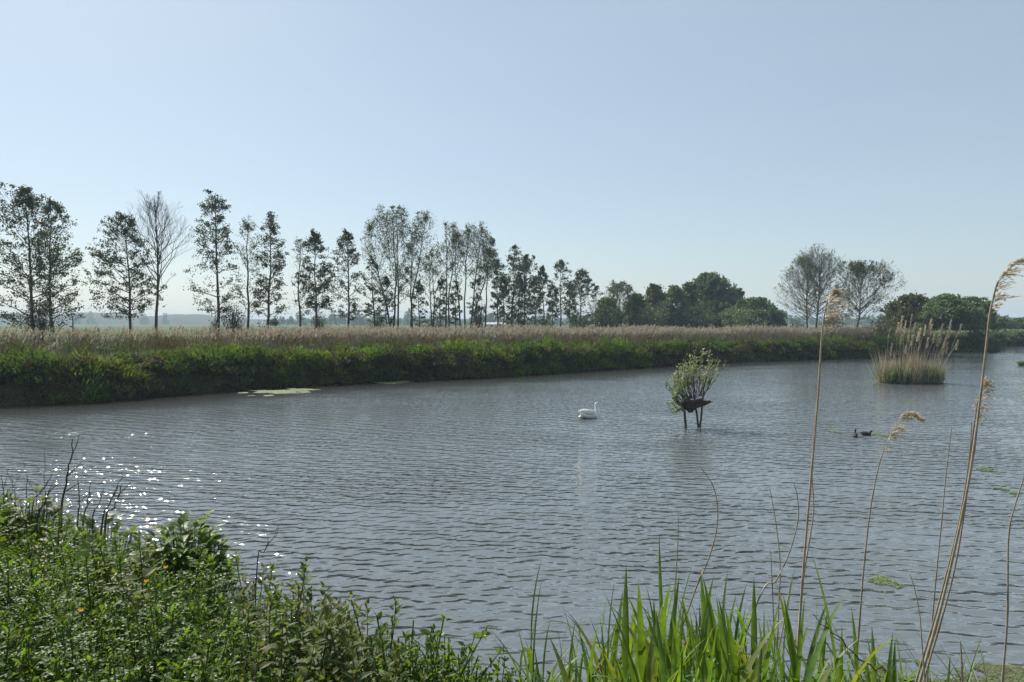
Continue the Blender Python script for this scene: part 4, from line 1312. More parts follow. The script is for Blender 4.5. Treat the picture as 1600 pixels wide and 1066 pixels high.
# grassy islet at the right edge
D = pxw(1592, 571)[1]
c = pxw(1600, 571)
r = np.random.default_rng(61)
root = empty('sedge_tuft', (c[0], c[1], 0), 0, 'small green sedge tuft in the water at the right edge of the photo', 'sedge')
root.scale = (.6, .6, .55)
n = 500
a = r.uniform(0, 2 * PI, n); q = r.uniform(0, 1, n) ** .5
P = np.stack([.75 * q * np.cos(a), .5 * q * np.sin(a), np.full(n, -.02)], -1)
Vq, Fq = place(leaf_tmpl(3, .07, .3, .3), P, np.stack([P[:, 0] * .5 + r.normal(0, .2, n), r.normal(0, .3, n), np.ones(n)], -1), r.normal(size=(n, 3)), r.uniform(.4, .95, n), r.uniform(.5, .9, n))
b = MB(); b.add(Vq, Fq, rep(tints(r, n, .6, 1.1, .1), 12)); b.build('blades', M['grass'], root, smooth=False)
V, Fc, X, Y = grid(np.linspace(-.9, .9, 14), np.linspace(-.6, .6, 10), lambda X, Y: .1 * (1 - (X / .85) ** 2 - (Y / .55) ** 2))
b = MB(); b.add(V, Fc); b.build('root_mat', M['log'], root)


# ------------------------------------------------------------------ near bank plants
def copy_tree(o, parent=None):
    c = o.copy()
    col.objects.link(c)
    if parent is not None:
        c.parent = parent
    for ch in [k for k in o.children]:
        copy_tree(ch, c)
    return c


def put(proto, used, loc, rz, s, tilt=(0, 0), label=None):
    o = proto if proto.name not in used else copy_tree(proto)
    used.add(proto.name)
    o.location = [float(v) for v in loc]
    o.rotation_euler = (tilt[0], tilt[1], rz)
    o.scale = (s, s, s)
    if label:
        o['label'] = label
    return o


NET = leaf_tmpl(11, .56, .3, .3, serr=.28, peak=.3)
THI = leaf_tmpl(11, .34, .5, .35, serr=.62, peak=.45, wavy=.5)
OVA = leaf_tmpl(5, .5, .25, .3, peak=.4)
BLADE = leaf_tmpl(6, .05, .35, .55, peak=.3)


def nettle_proto(seed):
    r = np.random.default_rng(400 + seed)
    root = empty('nettle', (0, 0, -50), 0, 'young nettle with purple tinged toothed leaves on the near bank', 'nettle', 'nettles on the near bank')
    H = .62
    n = 8
    k = np.linspace(0, 1, n)
    P = np.stack([.05 * np.sin(k * 2 + seed), .04 * np.cos(k * 2.5 + seed), H * k], -1)
    b = MB(); b.add(*tubes(P[None], np.linspace(.0045, .002, n)[None], 6)); b.build('stem', M['nettle_stem'], root)
    nodes = np.concatenate([np.linspace(.18, .8, 6), np.linspace(.86, 1, 5)])
    pos, dr, nn, sz = [], [], [], []
    for i, s in enumerate(nodes):
        p = np.array([np.interp(s, k, P[:, j]) for j in range(3)])
        for h in range(2):
            a = i * PI / 2 + h * PI + r.normal(0, .2)
            e = R(np.interp(s, [0, .6, .85, 1], [-12, 8, 30, 72])) + r.normal(0, .14)
            d = np.array([math.cos(a) * math.cos(e), math.sin(a) * math.cos(e), math.sin(e)])
            pos.append(p + d * .012); dr.append(d)
            nn.append(np.array([-math.cos(a) * math.sin(e), -math.sin(a) * math.sin(e), math.cos(e)]) + r.normal(0, .15, 3))
            sz.append(np.interp(s, [0, .3, .7, .86, 1], [.055, .078, .072, .055, .03]) * r.uniform(.8, 1.2))
    Vq, Fq = place(NET, np.array(pos), np.array(dr), np.array(nn), np.array(sz))
    base = tints(r, len(pos), .75, 1.2, .1)
    purple = r.uniform(0, 1, len(pos))[:, None] ** 2 * .5
    base = base * (1 - purple + purple * np.array([1.3, .65, 1.0]))
    b = MB(); b.add(Vq, Fq, rep(base, len(NET[0]))); b.build('foliage', M['nettle'], root, smooth=False)
    return root


def thistle_proto(seed):
    r = np.random.default_rng(450 + seed)
    root = empty('thistle', (0, 0, -50), 0, 'young thistle with glossy crisped green leaves on the near bank', 'thistle', 'thistles on the near bank')
    H = .5
    k = np.linspace(0, 1, 6)
    P = np.stack([.04 * np.sin(k * 2 + seed), .03 * np.cos(k * 2 + seed), H * k], -1)
    b = MB(); b.add(*tubes(P[None], np.linspace(.005, .003, 6)[None], 6)); b.build('stem', M['green_stem'], root)
    n = 34
    s = np.sort(r.uniform(.12, 1, n) ** .8)
    a = np.arange(n) * 2.4 + r.normal(0, .2, n)
    e = R(1) * (np.interp(s, [0, .5, .85, 1], [5, 22, 45, 75]) + r.normal(0, 10, n))
    p = np.stack([np.interp(s, k, P[:, j]) for j in range(3)], -1)
    d = np.stack([np.cos(a) * np.cos(e), np.sin(a) * np.cos(e), np.sin(e)], -1)
    nn = np.stack([-np.cos(a) * np.sin(e), -np.sin(a) * np.sin(e), np.cos(e)], -1) + r.normal(0, .2, (n, 3))
    sz = np.interp(s, [0, .4, .85, 1], [.1, .13, .09, .05]) * r.uniform(.8, 1.2, n)
    Vq, Fq = place(THI, p, d, nn, sz)
    b = MB(); b.add(Vq, Fq, rep(tints(r, n, .75, 1.2, .08), len(THI[0]))); b.build('foliage', M['weed'], root, smooth=False)
    return root


def chick_proto(seed):
    """low bushy weed with many small leaves"""
    r = np.random.default_rng(500 + seed)
    root = empty('small_leaved_weed', (0, 0, -50), 0, 'low bushy weed of many small glossy leaves on the near bank', 'weed', 'small leaved weeds on the near bank')
    m = 11
    k = np.linspace(0, 1, 5)
    a = r.uniform(0, 2 * PI, m); w = r.uniform(.05, .2, m); h = r.uniform(.25, .46, m)
    P = np.stack([np.outer(w * np.cos(a), k), np.outer(w * np.sin(a), k), np.outer(h, k ** .9)], -1)
    P += r.normal(size=P.shape) * .012
    b = MB(); b.add(*tubes(P, np.full((m, 5), .0022), 5)); b.build('stem', M['green_stem'], root)
    per = 36
    bi = np.repeat(np.arange(m), per)
    p, t = along(P[bi], r.uniform(.2, 1, (len(bi), 1)))
    p, t = p[:, 0], t[:, 0]
    d = nrm(t * .35 + r.normal(size=p.shape) * .7)
    sz = r.uniform(.015, .034, len(bi))
    Vq, Fq = place(OVA, p, d, r.normal(size=p.shape) * .5 + np.array([0, 0, .9]), sz)
    b = MB(); b.add(Vq, Fq, rep(tints(r, m, .8, 1.2, .08)[bi] * tints(r, len(bi), .8, 1.2, .06), len(OVA[0]))); b.build('foliage', M['weed'], root, smooth=False)
    return root


def tuft_proto(seed, n=70, H=.42, w=.2):
    r = np.random.default_rng(550 + seed)
    root = None
    a = r.uniform(0, 2 * PI, n); q = r.uniform(0, 1, n)
    P = np.stack([.07 * q * np.cos(a), .07 * q * np.sin(a), np.full(n, -.02)], -1)
    d = np.stack([np.cos(a) * q * .75 + .1, np.sin(a) * q * .75, np.ones(n)], -1)
    L = H * r.uniform(.5, 1.2, n)
    Vq, Fq = place(BLADE, P, d, np.stack([np.cos(a), np.sin(a), np.full(n, .6)], -1) * -1 + np.array([0, 0, 1.2]), L, w * r.uniform(.6, 1.3, n))
    b = MB(); b.add(Vq, Fq, rep(tints(r, n, .7, 1.3, .14), len(BLADE[0])))
    o = b.build('grass_tuft', M['grass'], None, smooth=False)
    o.location = (0, 0, -50)
    return tag(o, 'tuft of arching green grass blades among the near bank weeds', 'grass tuft', 'grass tufts on the near bank')


def near_points(r, n, x_lo, x_hi, y_lo, y_hi, s_lo, s_hi):
    out = []
    tot = 0
    while tot < n:
        Xc = r.uniform(x_lo, x_hi, 4000); Yc = r.uniform(y_lo, y_hi, 4000)
        s = sd_near(Xc, Yc)
        ok = (s > s_lo) & (s < s_hi) & (np.abs(Xc) < .76 * Yc + .25)
        out.append(np.stack([Xc[ok], Yc[ok], s[ok]], -1)); tot += ok.sum()
    return np.concatenate(out)[:n]


r = np.random.default_rng(70)
used = set()
nets = [nettle_proto(i) for i in range(4)]
this = [thistle_proto(i) for i in range(4)]
chks = [chick_proto(i) for i in range(4)]
tufs = [tuft_proto(i) for i in range(4)]


def scatter(protos, n, box, prob, smin, smax, dz=0.0):
    """prob(x, photo column) thins the plants so each kind keeps to its own part of the bank"""
    pts = near_points(r, n * 6, *box)
    colx = 800 + pts[:, 0] / pts[:, 1] * F
    ok = r.uniform(0, 1, len(pts)) < prob(colx, pts[:, 1])
    pts = pts[ok][:n]
    gz = ground_z(pts[:, 0], pts[:, 1])
    for i, (p, z) in enumerate(zip(pts, gz)):
        put(protos[i % len(protos)], used, (p[0], p[1], z - .02 + dz), r.uniform(0, 2 * PI), r.uniform(smin, smax) * np.interp(800 + p[0] / p[1] * F, [560, 720], [1, .68]), (r.normal(0, .1), r.normal(0, .1)))


box = (-6.5, .25, 1.9, 7.0, -5, .45)
scatter(nets, 190, box, lambda c, y: np.interp(c, [0, 330, 400, 470, 660, 700, 730], [.0, .03, .4, 1, 1, .3, 0]), .6, 1.1)
scatter(this, 230, box, lambda c, y: np.interp(c, [0, 400, 600, 790, 830], [1, .8, .35, .5, 0]), .6, 1.1)
scatter(chks, 290, box, lambda c, y: np.interp(c, [0, 350, 700, 810, 840], [1, .9, .6, 1, 0]), .7, 1.15)
scatter(tufs, 110, box, lambda c, y: np.interp(c, [0, 200, 500, 820], [1, .8, .5, .5]), .7, 1.15)

scatter(chks, 34, (-.4, .32, 2.45, 3.3, -1, .9), lambda c, y: np.ones(len(c)), 1.35, 1.75)

# closed green layer below the single plants
n = 120000
pts = near_points(r, n, -9, 9, 1.0, 9.0, -6, 2.2)
keep = (pts[:, 2] < .9) | (r.uniform(0, 1, n) < .35)
pts = pts[keep]; n = len(pts)
gz = ground_z(pts[:, 0], pts[:, 1])
lay = np.where(pts[:, 0] < .2, .3, .1) * r.uniform(0, 1, n) ** .7
P = np.stack([pts[:, 0], pts[:, 1], gz + lay], -1)
sz = r.uniform(.016, .036, n)
b = MB()
Vq, Fq = place(leaf_tmpl(2, .5, .3, .3), P, nrm(r.normal(size=(n, 3)) + np.array([0, 0, .4])), r.normal(size=(n, 3)) * .5 + np.array([0, 0, 1.0]), sz)
b.add(Vq, Fq, rep(tints(r, n, .6, 1.3, .12), 9))
n = 16000
pts = near_points(r, n, -9, 9, 1.0, 9.0, -6, 3.6)
gz = ground_z(pts[:, 0], pts[:, 1])
P = np.stack([pts[:, 0], pts[:, 1], gz - .01], -1)
Vq, Fq = place(BLADE, P, np.stack([r.normal(.1, .4, n), r.normal(0, .4, n), np.ones(n)], -1), r.normal(size=(n, 3)), r.uniform(.12, .38, n), r.uniform(.1, .2, n))
b.add(Vq, Fq, rep(tints(r, n, .5, 1.15, .14), len(BLADE[0])))
tag(b.build('ground_cover', M['weed'], smooth=False), kind='stuff')


# clump of big pale nettles at the crest (left of centre), butterbur-like leaves
def big_leaf_clump(label, x, ty, cl, cr, D, n, Ls, m, tm, name, cat, seed, elevs=(5, 60)):
    r = np.random.default_rng(seed)
    p0 = px(x, 700, D)
    gz = float(ground_z(p0[0:1], p0[1:2])[0])
    H = px(x, ty, D)[2] - gz
    hw = (cr - cl) / 2 * D / F
    root = empty(name, (p0[0], p0[1], gz), 0, label, cat)
    a = r.uniform(0, 2 * PI, n); q = r.uniform(0, 1, n) ** .5
    top = np.stack([hw * q * np.cos(a), hw * .8 * q * np.sin(a), H * (1 - .35 * q ** 2.2) * r.uniform(.55, 1.0, n)], -1)
    bs = top * np.array([.45, .45, 0])
    k = np.linspace(0, 1, 4)
    P = bs[:, None] + (top - bs)[:, None] * k[None, :, None]
    b = MB(); b.add(*tubes(P, np.linspace(.004, .0025, 4)[None].repeat(n, 0), 5)); b.build('stem', M['green_stem'], root)
    e = R(1) * r.uniform(*elevs, n)
    aa = a + r.normal(0, .9, n)
    d = np.stack([np.cos(aa) * np.cos(e), np.sin(aa) * np.cos(e), np.sin(e)], -1)
    nn = np.stack([-np.cos(aa) * np.sin(e), -np.sin(aa) * np.sin(e), np.cos(e)], -1)
    sz = Ls * r.uniform(.7, 1.3, n)
    b = MB(); b.add(*place(tm, top, d, nn, sz), tint=rep(tints(r, n, .75, 1.25, .08), len(tm[0]))); b.build('foliage', M[m], root, smooth=False)


DOCK = leaf_tmpl(8, .3, .18, .2, peak=.35, wavy=.12)
big_leaf_clump('bushy clump of large toothed leaves at the crest of the near bank', 285, 812, 205, 348, 4.35, 330, .1, 'weed', NET, 'broad_leaved_clump', 'plant', 21)
big_leaf_clump('leafy clump at the left end of the near bank crest, below the dead twigs', 45, 772, -20, 120, 5.3, 110, .1, 'nettle', NET, 'broad_leaved_clump', 'plant', 22)
big_leaf_clump('low leafy clump on the crest between the dead twigs and the big leaved clump', 150, 800, 90, 215, 5.0, 90, .1, 'weed', NET, 'broad_leaved_clump', 'plant', 23)


def dock_leaf(label, x, y, D, L, rz, e, w=1.0):
    p = px(x, y, D)
    gz = float(ground_z(p[0:1], p[1:2])[0])
    root = empty('dock_plant', (p[0], p[1], gz), 0, label, 'dock plant')
    z = p[2] - gz
    P = spline([(0, 0, -.02), (.01, 0, z * .5), (0, 0, z)], 6)
    b = MB(); b.add(*tubes(P[None], np.full((1, 6), .004), 6)); b.build('stem', M['green_stem'], root)
    d = np.array([[math.cos(rz) * math.cos(e), math.sin(rz) * math.cos(e), math.sin(e)]])
    b = MB(); b.add(*place(DOCK, np.array([[0, 0, z]]), d, np.array([[0.1, -1.0, .35]]), [L], [L * w])); b.build('leaf', M['dock'], root)


dock_leaf('broad bright dock leaf lit from behind at the left of the near bank', 122, 880, 4.2, .16, R(70), R(62), 1.5)
dock_leaf('narrow upright dock leaf beside the yellow buttercup', 252, 930, 3.6, .1, R(90), R(80), 1.1)
dock_leaf('slanting dock leaf low on the near bank', 290, 952, 3.4, .11, R(20), R(25), 1.1)


def buttercup(label, x, y, D):
    p = px(x, y, D)
    gz = float(ground_z(p[0:1], p[1:2])[0])
    z = p[2] - gz
    root = empty('buttercup', (p[0], p[1], gz), 0, label, 'flower', 'yellow flowers on the near bank')
    P = spline([(0, 0, -.02), (.02, .01, z * .5), (0, 0, z)], 7)
    b = MB(); b.add(*tubes(P[None], np.full((1, 7), .0016), 5)); b.build('stem', M['green_stem'], root)
    a = np.arange(5) / 5 * 2 * PI
    d = np.stack([np.cos(a), np.sin(a) - .25, np.full(5, .55)], -1)
    nn = np.stack([-np.cos(a) * .5, -np.sin(a) * .5 - .3, np.ones(5)], -1)
    b = MB(); b.add(*place(leaf_tmpl(4, .95, .2, -.25, peak=.65), np.tile([0, 0, z], (5, 1)), d, nn, np.full(5, .016))); b.build('petals', M['petal'], root)


buttercup('yellow buttercup in the shade of the big leaved clump', 259, 888, 3.75)
buttercup('yellow buttercup low among the thistles', 126, 955, 3.3)
buttercup('pale yellow flower left of the narrow dock leaf', 229, 910, 3.6)


# dead dark twigs on the crest
def dead_twig(label, pts, D, r0, forks=(), seed=0):
    r = np.random.default_rng(seed + 900)
    W = [px(x, y, D) for x, y in pts]
    base = W[0].copy()
    gz = float(ground_z(base[0:1], base[1:2])[0])
    root_p = np.array((base[0] - .02, base[1], gz - .03))
    root = empty('dead_stem', root_p, 0, label, 'dead stem')
    P = spline([np.zeros(3)] + [w - root_p for w in W], 16)
    P[1:] += r.normal(0, .003, (15, 3))
    b = MB(); b.add(*tubes(P[None], np.linspace(r0, r0 * .3, 16)[None], 6)); b.build('stem', M['twig'], root)
    for f in forks:
        Q = spline([px(x, y, D) - root_p for x, y in f], 7)
        b = MB(); b.add(*tubes(Q[None], np.linspace(r0 * .5, r0 * .2, 7)[None], 5)); b.build('side_twig', M['twig'], root)


dead_twig('tallest dark dead stem with forked tip on the left crest', [(95, 805), (102, 765), (106, 735), (112, 712), (114, 687)], 5.1, .009, [[(112, 712), (119, 697), (124, 679)], [(106, 744), (117, 733), (127, 722)], [(103, 768), (115, 760), (128, 753)]], 1)
dead_twig('slanting dark dead stem left of the tallest one', [(60, 808), (70, 785), (78, 765), (85, 751)], 5.1, .008, [[(66, 792), (60, 797), (54, 799)], [(76, 770), (86, 760), (93, 755)]], 2)
dead_twig('thin dead stem crossing behind the slanting one', [(50, 790), (62, 772), (72, 757), (82, 741)], 5.25, .005, [[(66, 767), (74, 755), (80, 742)]], 3)
dead_twig('dead stem right of the tallest one with an angled side twig', [(122, 812), (124, 785), (123, 765), (121, 746)], 5.0, .006, [[(124, 785), (133, 777), (140, 770)]], 4)
dead_twig('straight dead stem in the middle of the right hand twig group', [(131, 815), (136, 790), (139, 772), (141, 752)], 4.95, .006, [[(135, 795), (140, 784), (142, 770)]], 5)
dead_twig('thin leaning dead stem in the right hand twig group', [(146, 812), (152, 792), (158, 776), (162, 762)], 4.95, .005, [], 6)
dead_twig('longest leaning dead stem of the right hand twig group', [(160, 815), (170, 790), (180, 768), (193, 740)], 4.9, .007, [[(176, 777), (182, 768), (184, 760)]], 7)
dead_twig('dark dead stem at the right end of the twig group, bent tip', [(164, 817), (176, 795), (184, 777), (191, 755)], 4.85, .008, [[(185, 774), (195, 764), (205, 754)]], 8)
dead_twig('wiry dead stem at the left edge of the photo', [(6, 790), (5, 765), (2, 742)], 5.4, .005, [[(5, 765), (9, 752), (12, 735)]], 9)
dead_twig('wiry dead stem second from the left edge', [(24, 785), (20, 760), (18, 741)], 5.4, .004, [[(20, 762), (27, 750), (34, 738)], [(20, 755), (14, 745), (11, 735)]], 10)
dead_twig('thin tall dead stem left of the tallest one, nearly straight', [(72, 800), (70, 760), (70, 725), (69, 702)], 5.2, .003, [], 11)
dead_twig('thin dead stem between the wiry stems and the slanting one', [(41, 790), (41, 765), (42, 745), (37, 722)], 5.3, .004, [[(42, 750), (50, 762), (52, 775)]], 12)
dead_twig('dark twig leaning over the water right of the big leaved clump', [(402, 880), (412, 862), (425, 843), (437, 820)], 3.75, .004, [[(415, 858), (419, 846), (417, 835)], [(425, 843), (432, 836), (434, 826)]], 13)
dead_twig('bare dark twig among the green reeds at bottom right', [(1385, 1072), (1370, 1050), (1340, 1025), (1312, 1000), (1285, 978), (1272, 958)], 2.1, .0032, [[(1312, 1001), (1300, 992), (1285, 953)]], 14)


# ------------------------------------------------------------------ dry reeds in the foreground
def dry_reed(label, pts, D, w=.0048, plume=None, seed=0, green_base=False, leaves=()):
    """stalk from the bank up through photo pixels pts; plume = (start, end, lean, length, count)"""
    r = np.random.default_rng(seed + 1200)
    W = [px(x, y, D) for x, y in pts]
    d0 = W[0] - W[1]
    b0 = W[0] + d0 * 0
    gz = float(ground_z(b0[0:1], b0[1:2])[0])
    ext = max(0.0, b0[2] - gz)
    slope = d0 / max(-d0[2], .02)
    rp = b0 + np.clip(slope, -.35, .35) * np.array([1, 0, 0]) * ext
    rp[2] = float(ground_z(rp[0:1], rp[1:2])[0]) - .03
    root = empty('dry_reed', rp, 0, label, 'reed', 'dry reed stalks in the foreground')
    pl = [np.zeros(3)] + [w_ - rp for w_ in W]
    n = 34
    P = spline(pl, n)
    t = tints(r, 1, .75, 1.1, .05)[0]
    k = np.linspace(0, 1, n)
    rad = w * (1 - .55 * k)
    seg = (np.arange(n) % 7 == 0)
    rad = np.where(seg, rad * 1.3, rad)
    b = MB(); b.add(*tubes(P[None], rad[None], 7), tint=t)
    st = b.build('stem', M['reed_stem'], root)
    for (lx, ly, ex, ey) in leaves:
        a, e = px(lx, ly, D) - rp, px(ex, ey, D) - rp
        b = MB(); b.add(*place(leaf_tmpl(5, .09, .4, .1), [a], [e - a], np.array([[0, -1.0, .4]]), [np.linalg.norm(e - a)], [np.linalg.norm(e - a) * .8]), tint=t * 1.1)
        b.build('leaf', M['reed_dry'], root)
    if plume:
        (path, side, Ls, cnt, fan) = plume
        A = spline([px(x, y, D) - rp for x, y in path], 20)
        b = MB()
        s = np.sort(r.uniform(0, 1, cnt))
        p, tt = along(A[None], s[None])
        p, tt = p[0], tt[0]
        sd = np.array(side, float)
        L = Ls * r.uniform(.5, 1.15, cnt) * np.interp(s, [0, .2, .7, 1], [.55, 1, .9, .4])
        d = nrm(tt * .55 + sd[None] * r.uniform(.3, 1.0, (cnt, 1)) * fan + r.normal(0, .22, (cnt, 3)))
        kk = np.linspace(0, 1, 6)
        Q = p[:, None] + d[:, None] * (L[:, None] * kk)[..., None]
        Q[..., 2] -= (L[:, None] * .28 * kk ** 2)
        Q[..., 0] += (L[:, None] * .2 * kk ** 2) * sd[0]
        Q += r.normal(0, .0016, Q.shape)
        b.add(*tubes(Q, np.full((cnt, 6), .0007), 3))
        per = 20
        bi = np.repeat(np.arange(cnt), per)
        q, qt = along(Q[bi], r.uniform(.12, 1, (len(bi), 1)))
        q, qt = q[:, 0], qt[:, 0]
        dd = nrm(qt + r.normal(0, .35, q.shape))
        Vq, Fq = place(leaf_tmpl(2, .22, .3, .1), q, dd, r.normal(size=q.shape), r.uniform(.009, .017, len(q)))
        b.add(Vq, Fq, rep(tints(r, cnt, .75, 1.2, .06)[bi] * tints(r, len(bi), .8, 1.2, .04), 9))
        b.build('plume', M['plume'], root, smooth=False)
    return root


RS = (1, 0, .1)
dry_reed('tallest dry reed at the right, its plume blown over against the sky',
         [(1436, 1070), (1470, 950), (1512, 762), (1532, 620), (1545, 505), (1551, 470), (1562, 436), (1590, 408)], 3.0, .0062,
         ([(1547, 490), (1551, 468), (1560, 438), (1575, 415), (1592, 406)], (1, -.1, .12), .085, 46, 1.2), 1)
dry_reed('shorter plumed reed leaning against the tallest reed at the right',
         [(1442, 1070), (1488, 905), (1508, 790), (1519, 690), (1524, 650), (1530, 618), (1537, 597)], 3.1, .0045,
         ([(1522, 660), (1527, 632), (1533, 610), (1538, 596)], (.25, -.2, -.35), .055, 44, .8), 2)
dry_reed('thin plumeless reed left of the tallest reed at the right',
         [(1455, 990), (1462, 910), (1470, 830), (1478, 745), (1487, 668)], 3.2, .0036, None, 3)
dry_reed('tall dry reed with a ragged golden plume in front of the airy trees',
         [(1250, 965), (1256, 880), (1268, 740), (1279, 610), (1283, 540), (1287, 500), (1293, 468)], 3.0, .0055,
         ([(1284, 522), (1287, 498), (1292, 474), (1300, 455)], (1, -.1, -.12), .085, 60, 1.1), 4, leaves=[(1284, 526, 1311, 503)])
dry_reed('bare reed twisting along the tall golden plumed reed',
         [(1246, 1000), (1256, 900), (1271, 800), (1268, 735), (1272, 670), (1280, 600)], 3.05, .004, None, 5)
dry_reed('bowed reed with a drooping brown plume before the ducks',
         [(1342, 985), (1350, 885), (1361, 790), (1374, 725), (1381, 704)], 3.0, .0042,
         ([(1381, 706), (1388, 686), (1399, 662), (1416, 644), (1434, 652)], (.75, -.1, -.25), .05, 48, .85), 6, leaves=[(1381, 706, 1377, 699)])
dry_reed('curved plumeless reed stalk bending back to the left, alone in the middle',
         [(1080, 940), (1103, 885), (1119, 832), (1121, 790), (1113, 757), (1096, 732)], 2.9, .0034, None, 7)
dry_reed('slanting broken reed stalk left of the golden plumed reed',
         [(1180, 950), (1212, 908), (1234, 862), (1247, 812), (1246, 778), (1241, 757)], 2.8, .0034, None, 8, leaves=[(1236, 858, 1212, 848)])
dry_reed('thin straight reed stalk left of the slanting broken one',
         [(1216, 970), (1219, 885), (1213, 822), (1203, 763)], 2.9, .003, None, 9)
dry_reed('reed stalk cut off by the right edge of the photo',
         [(1566, 1070), (1574, 965), (1576, 840), (1586, 790), (1602, 740)], 2.9, .0048, None, 10, leaves=[(1598, 752, 1606, 738)])
dry_reed('short dark thin stalk left of the leaning reed bundle',
         [(1441, 1010), (1437, 960), (1429, 920), (1422, 898)], 2.8, .0028, None, 11)
dry_reed('short pale stub of reed at the bottom right shore',
         [(1504, 1072), (1503, 1035), (1501, 1003)], 2.6, .0042, None, 12)
dry_reed('brown dead tip rising from the tallest green shoots in the middle',
         [(1052, 960), (1056, 900), (1059, 850), (1060, 808)], 2.7, .003, None, 13)
dry_reed('short straight brown stalk among the green shoots by the slanting reed',
         [(1226, 965), (1232, 932), (1238, 898)], 2.7, .0028, None, 14)
dry_reed('short leaning brown stalk at the left of the thin straight reed',
         [(1208, 950), (1206, 900), (1204, 860)], 2.8, .0028, None, 15)
dry_reed('third stalk of the leaning reed bundle at the right',
         [(1430, 1070), (1462, 960), (1488, 860), (1506, 775), (1516, 700), (1518, 660)], 3.05, .0045, None, 16)


# ------------------------------------------------------------------ green reed shoots in the foreground
def blade_strip(path, wid, nrmv, tint):
    """one reed leaf: a strip with a shallow keel along a 3-D path"""
    n = len(path)
    T = nrm(np.gradient(path, axis=0))
    U = nrm(np.cross(T, nrmv))
    Nn = np.cross(U, T)
    w = np.asarray(wid)[:, None]
    V = np.stack([path - U * w + Nn * w * .35, path, path + U * w + Nn * w * .35], 1).reshape(-1, 3)
    a = np.arange(n - 1) * 3
    Fq = np.concatenate([np.stack([a, a + 1, a + 4, a + 3], -1), np.stack([a + 1, a + 2, a + 5, a + 4], -1)])
    return V, Fq, tint


def shoot_proto(seed, nl, H):
    r = np.random.default_rng(1500 + seed)
    root = empty('reed_shoot', (0, 0, -50), 0, 'fresh green reed shoot with broad pointed leaves at the bottom of the photo', 'reed shoot', 'green reed shoots in the foreground')
    k = np.linspace(0, 1, 8)
    P = np.stack([.03 * np.sin(k * 1.5 + seed), .03 * k, H * .8 * k], -1)
    b = MB(); b.add(*tubes(P[None], np.linspace(.0048, .0026, 8)[None], 7)); b.build('stem', M['reed_green'], root)
    for i in range(nl):
        s = .25 + .75 * i / max(nl - 1, 1)
        p = np.array([np.interp(s, k, P[:, j]) for j in range(3)])
        a = (i % 2) * PI + r.normal(0, .6)
        L = H * r.uniform(.34, .55)
        e0 = R(np.interp(s, [.25, .7, 1], [52, 65, 83]) + r.normal(0, 5))
        bend = np.interp(s, [.25, .7, 1], [1.2, .8, .25]) * r.uniform(.3, 1.6)
        if r.uniform() < .18:
            bend = r.uniform(1.6, 3.0)
        q = np.linspace(0, 1, 12)
        e = e0 - bend * q ** 1.8
        ds = L / 11
        path = np.zeros((12, 3)); path[0] = p
        for j in range(1, 12):
            path[j] = path[j - 1] + ds * np.array([math.cos(a) * math.cos(e[j]), math.sin(a) * math.cos(e[j]), math.sin(e[j])])
        wid = r.uniform(.008, .0145) * np.interp(q, [0, .08, .3, .6, .85, 1], [.35, .6, 1, .85, .42, .02])
        nv = np.stack([-math.cos(a) * np.sin(e), -math.sin(a) * np.sin(e), np.cos(e)], -1)
        tn_ = np.tile(tints(r, 1, .7, 1.3, .1), (36, 1))
        if r.uniform() < .04:
            tn_ = tn_ * np.array([1.9, 1.15, 1.4])                      # a yellowed leaf
        elif r.uniform() < .25:
            tn_[-6:] *= np.array([1.8, 1.0, 1.4])                       # a withered tip
        b = MB(); b.add(*blade_strip(path, wid, nv, tn_)); b.build('leaf', M['reed_green'], root)
    return root


shoots = [shoot_proto(i, n_, h_) for i, (n_, h_) in enumerate([(5, 1.0), (6, 1.05), (5, .95), (7, 1.0), (6, .9), (4, 1.05)])]
r = np.random.default_rng(88)
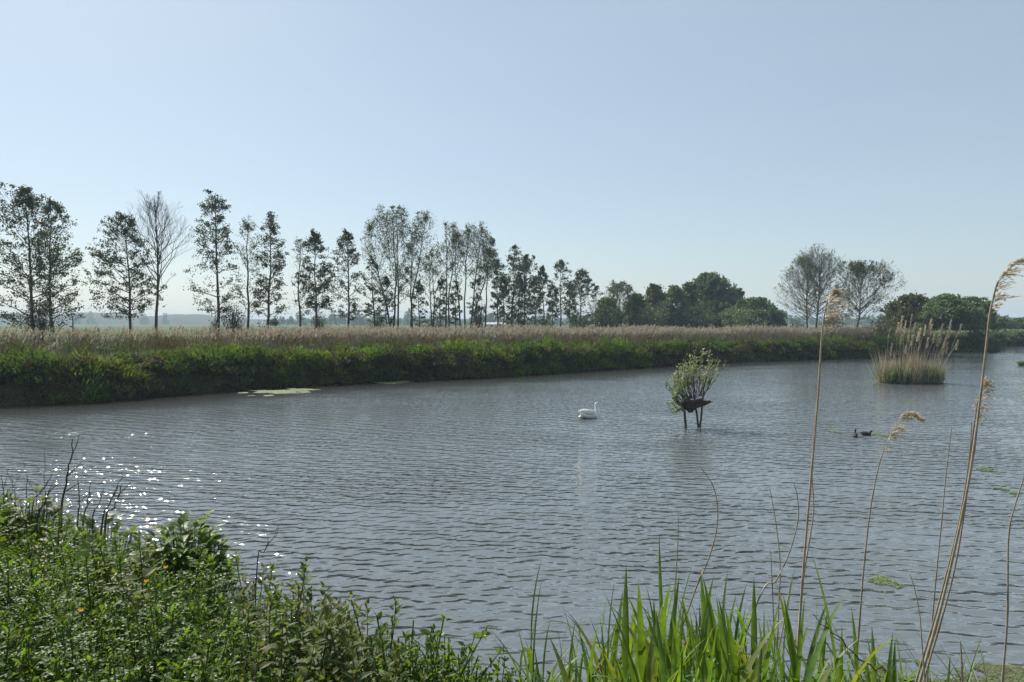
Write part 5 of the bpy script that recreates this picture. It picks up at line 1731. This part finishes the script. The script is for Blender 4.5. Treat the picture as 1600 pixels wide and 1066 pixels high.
# photo column, row of the tip, depth
SH = [(820, 860, 2.5), (838, 930, 2.4), (865, 948, 2.7), (884, 938, 2.8), (905, 958, 2.6), (930, 902, 2.9), (955, 893, 2.8), (958, 940, 2.4), (985, 925, 3.0), (1000, 912, 2.8), (1014, 930, 2.6), (1028, 884, 2.9),
      (1040, 915, 2.7), (1057, 870, 2.8), (1064, 930, 2.5), (1078, 902, 2.9), (1092, 940, 2.6), (1105, 955, 2.4), (1123, 896, 2.7), (1130, 945, 2.5), (1148, 905, 2.8), (1160, 938, 2.9), (1178, 925, 2.7), (1198, 898, 2.6),
      (1215, 935, 2.4), (1240, 925, 2.2), (1258, 880, 2.1), (1262, 940, 2.6), (1300, 915, 2.0), (1306, 952, 2.2), (1350, 930, 2.3), (1335, 950, 2.6), (1358, 970, 2.4), (1288, 975, 2.3), (1240, 965, 2.0), (890, 985, 2.2), (925, 985, 2.3),
      (980, 975, 2.2), (1020, 975, 2.2), (1060, 970, 2.1), (1100, 985, 2.0), (1145, 975, 2.1), (1185, 980, 2.0), (1216, 985, 1.9), (860, 1000, 2.3), (1000, 1000, 1.9), (1080, 1005, 1.8), (1175, 1005, 1.8), (945, 1010, 2.0), (1260, 1005, 1.8),
      (1320, 1000, 1.9), (1390, 1000, 2.4), (1412, 1015, 2.5), (1448, 985, 2.9), (1456, 1000, 2.7), (830, 985, 2.6), (1375, 1030, 2.0)]
for i in range(190):
    q = r.uniform(840, 1330) if i % 3 == 0 else r.normal(1080, 100)
    SH.append((q, (r.uniform(908, 995) if i % 2 else r.uniform(950, 1020)) + abs(q - 1080) * .12, r.uniform(1.9, 3.1)))
for i in range(22):
    SH.append((r.uniform(1260, 1420), r.uniform(985, 1035), r.uniform(1.9, 2.7)))
hts = [1.0, 1.05, .95, 1.0, .9, 1.05]
for i, (x, y, D) in enumerate(SH):
    p = px(x, y, D)
    gz = float(ground_z(p[0:1], p[1:2])[0])
    j = i % 6
    H = p[2] - gz
    sc_ = H / (hts[j] * 1.2)
    put(shoots[j], used, (p[0] + r.normal(0, .02), p[1], gz - .03), r.uniform(0, 2 * PI), sc_, (r.normal(0, .06), r.normal(0.02, .08)))

# fine green stems at the bottom right shore
for i, (x, y, D) in enumerate([(1405, 1020, 3.2), (1478, 1010, 3.4), (1520, 1030, 3.2), (1590, 1010, 3.3), (1580, 1025, 3.0), (1545, 1040, 3.4), (1430, 1030, 3.0)]):
    p = px(x, y, D)
    gz = float(ground_z(p[0:1], p[1:2])[0])
    o = put(tufs[i % 4], used, (p[0], p[1], gz - .02), r.uniform(0, 6), (p[2] - gz) / .42)
    o['label'] = 'sparse tuft of thin grass on the near shore at bottom right'
    o['group'] = 'grass tufts at the bottom right shore'

# ------------------------------------------------------------------ haze
V, Fq = boxv(-3700, 3700, -70, 3900, -2.4, 40)
b = MB(); b.add(V, Fq)
m, N, L = mat('haze')
pv = N.new('ShaderNodeVolumePrincipled')
pv.inputs['Color'].default_value = (0.66, 0.82, 1.0, 1)
pv.inputs['Density'].default_value = 0.0004
pv.inputs['Anisotropy'].default_value = 0.1
o = N.new('ShaderNodeOutputMaterial'); L.new(pv.outputs[0], o.inputs['Volume'])
h = b.build('haze', m, None, False)
tag(h, kind='stuff')
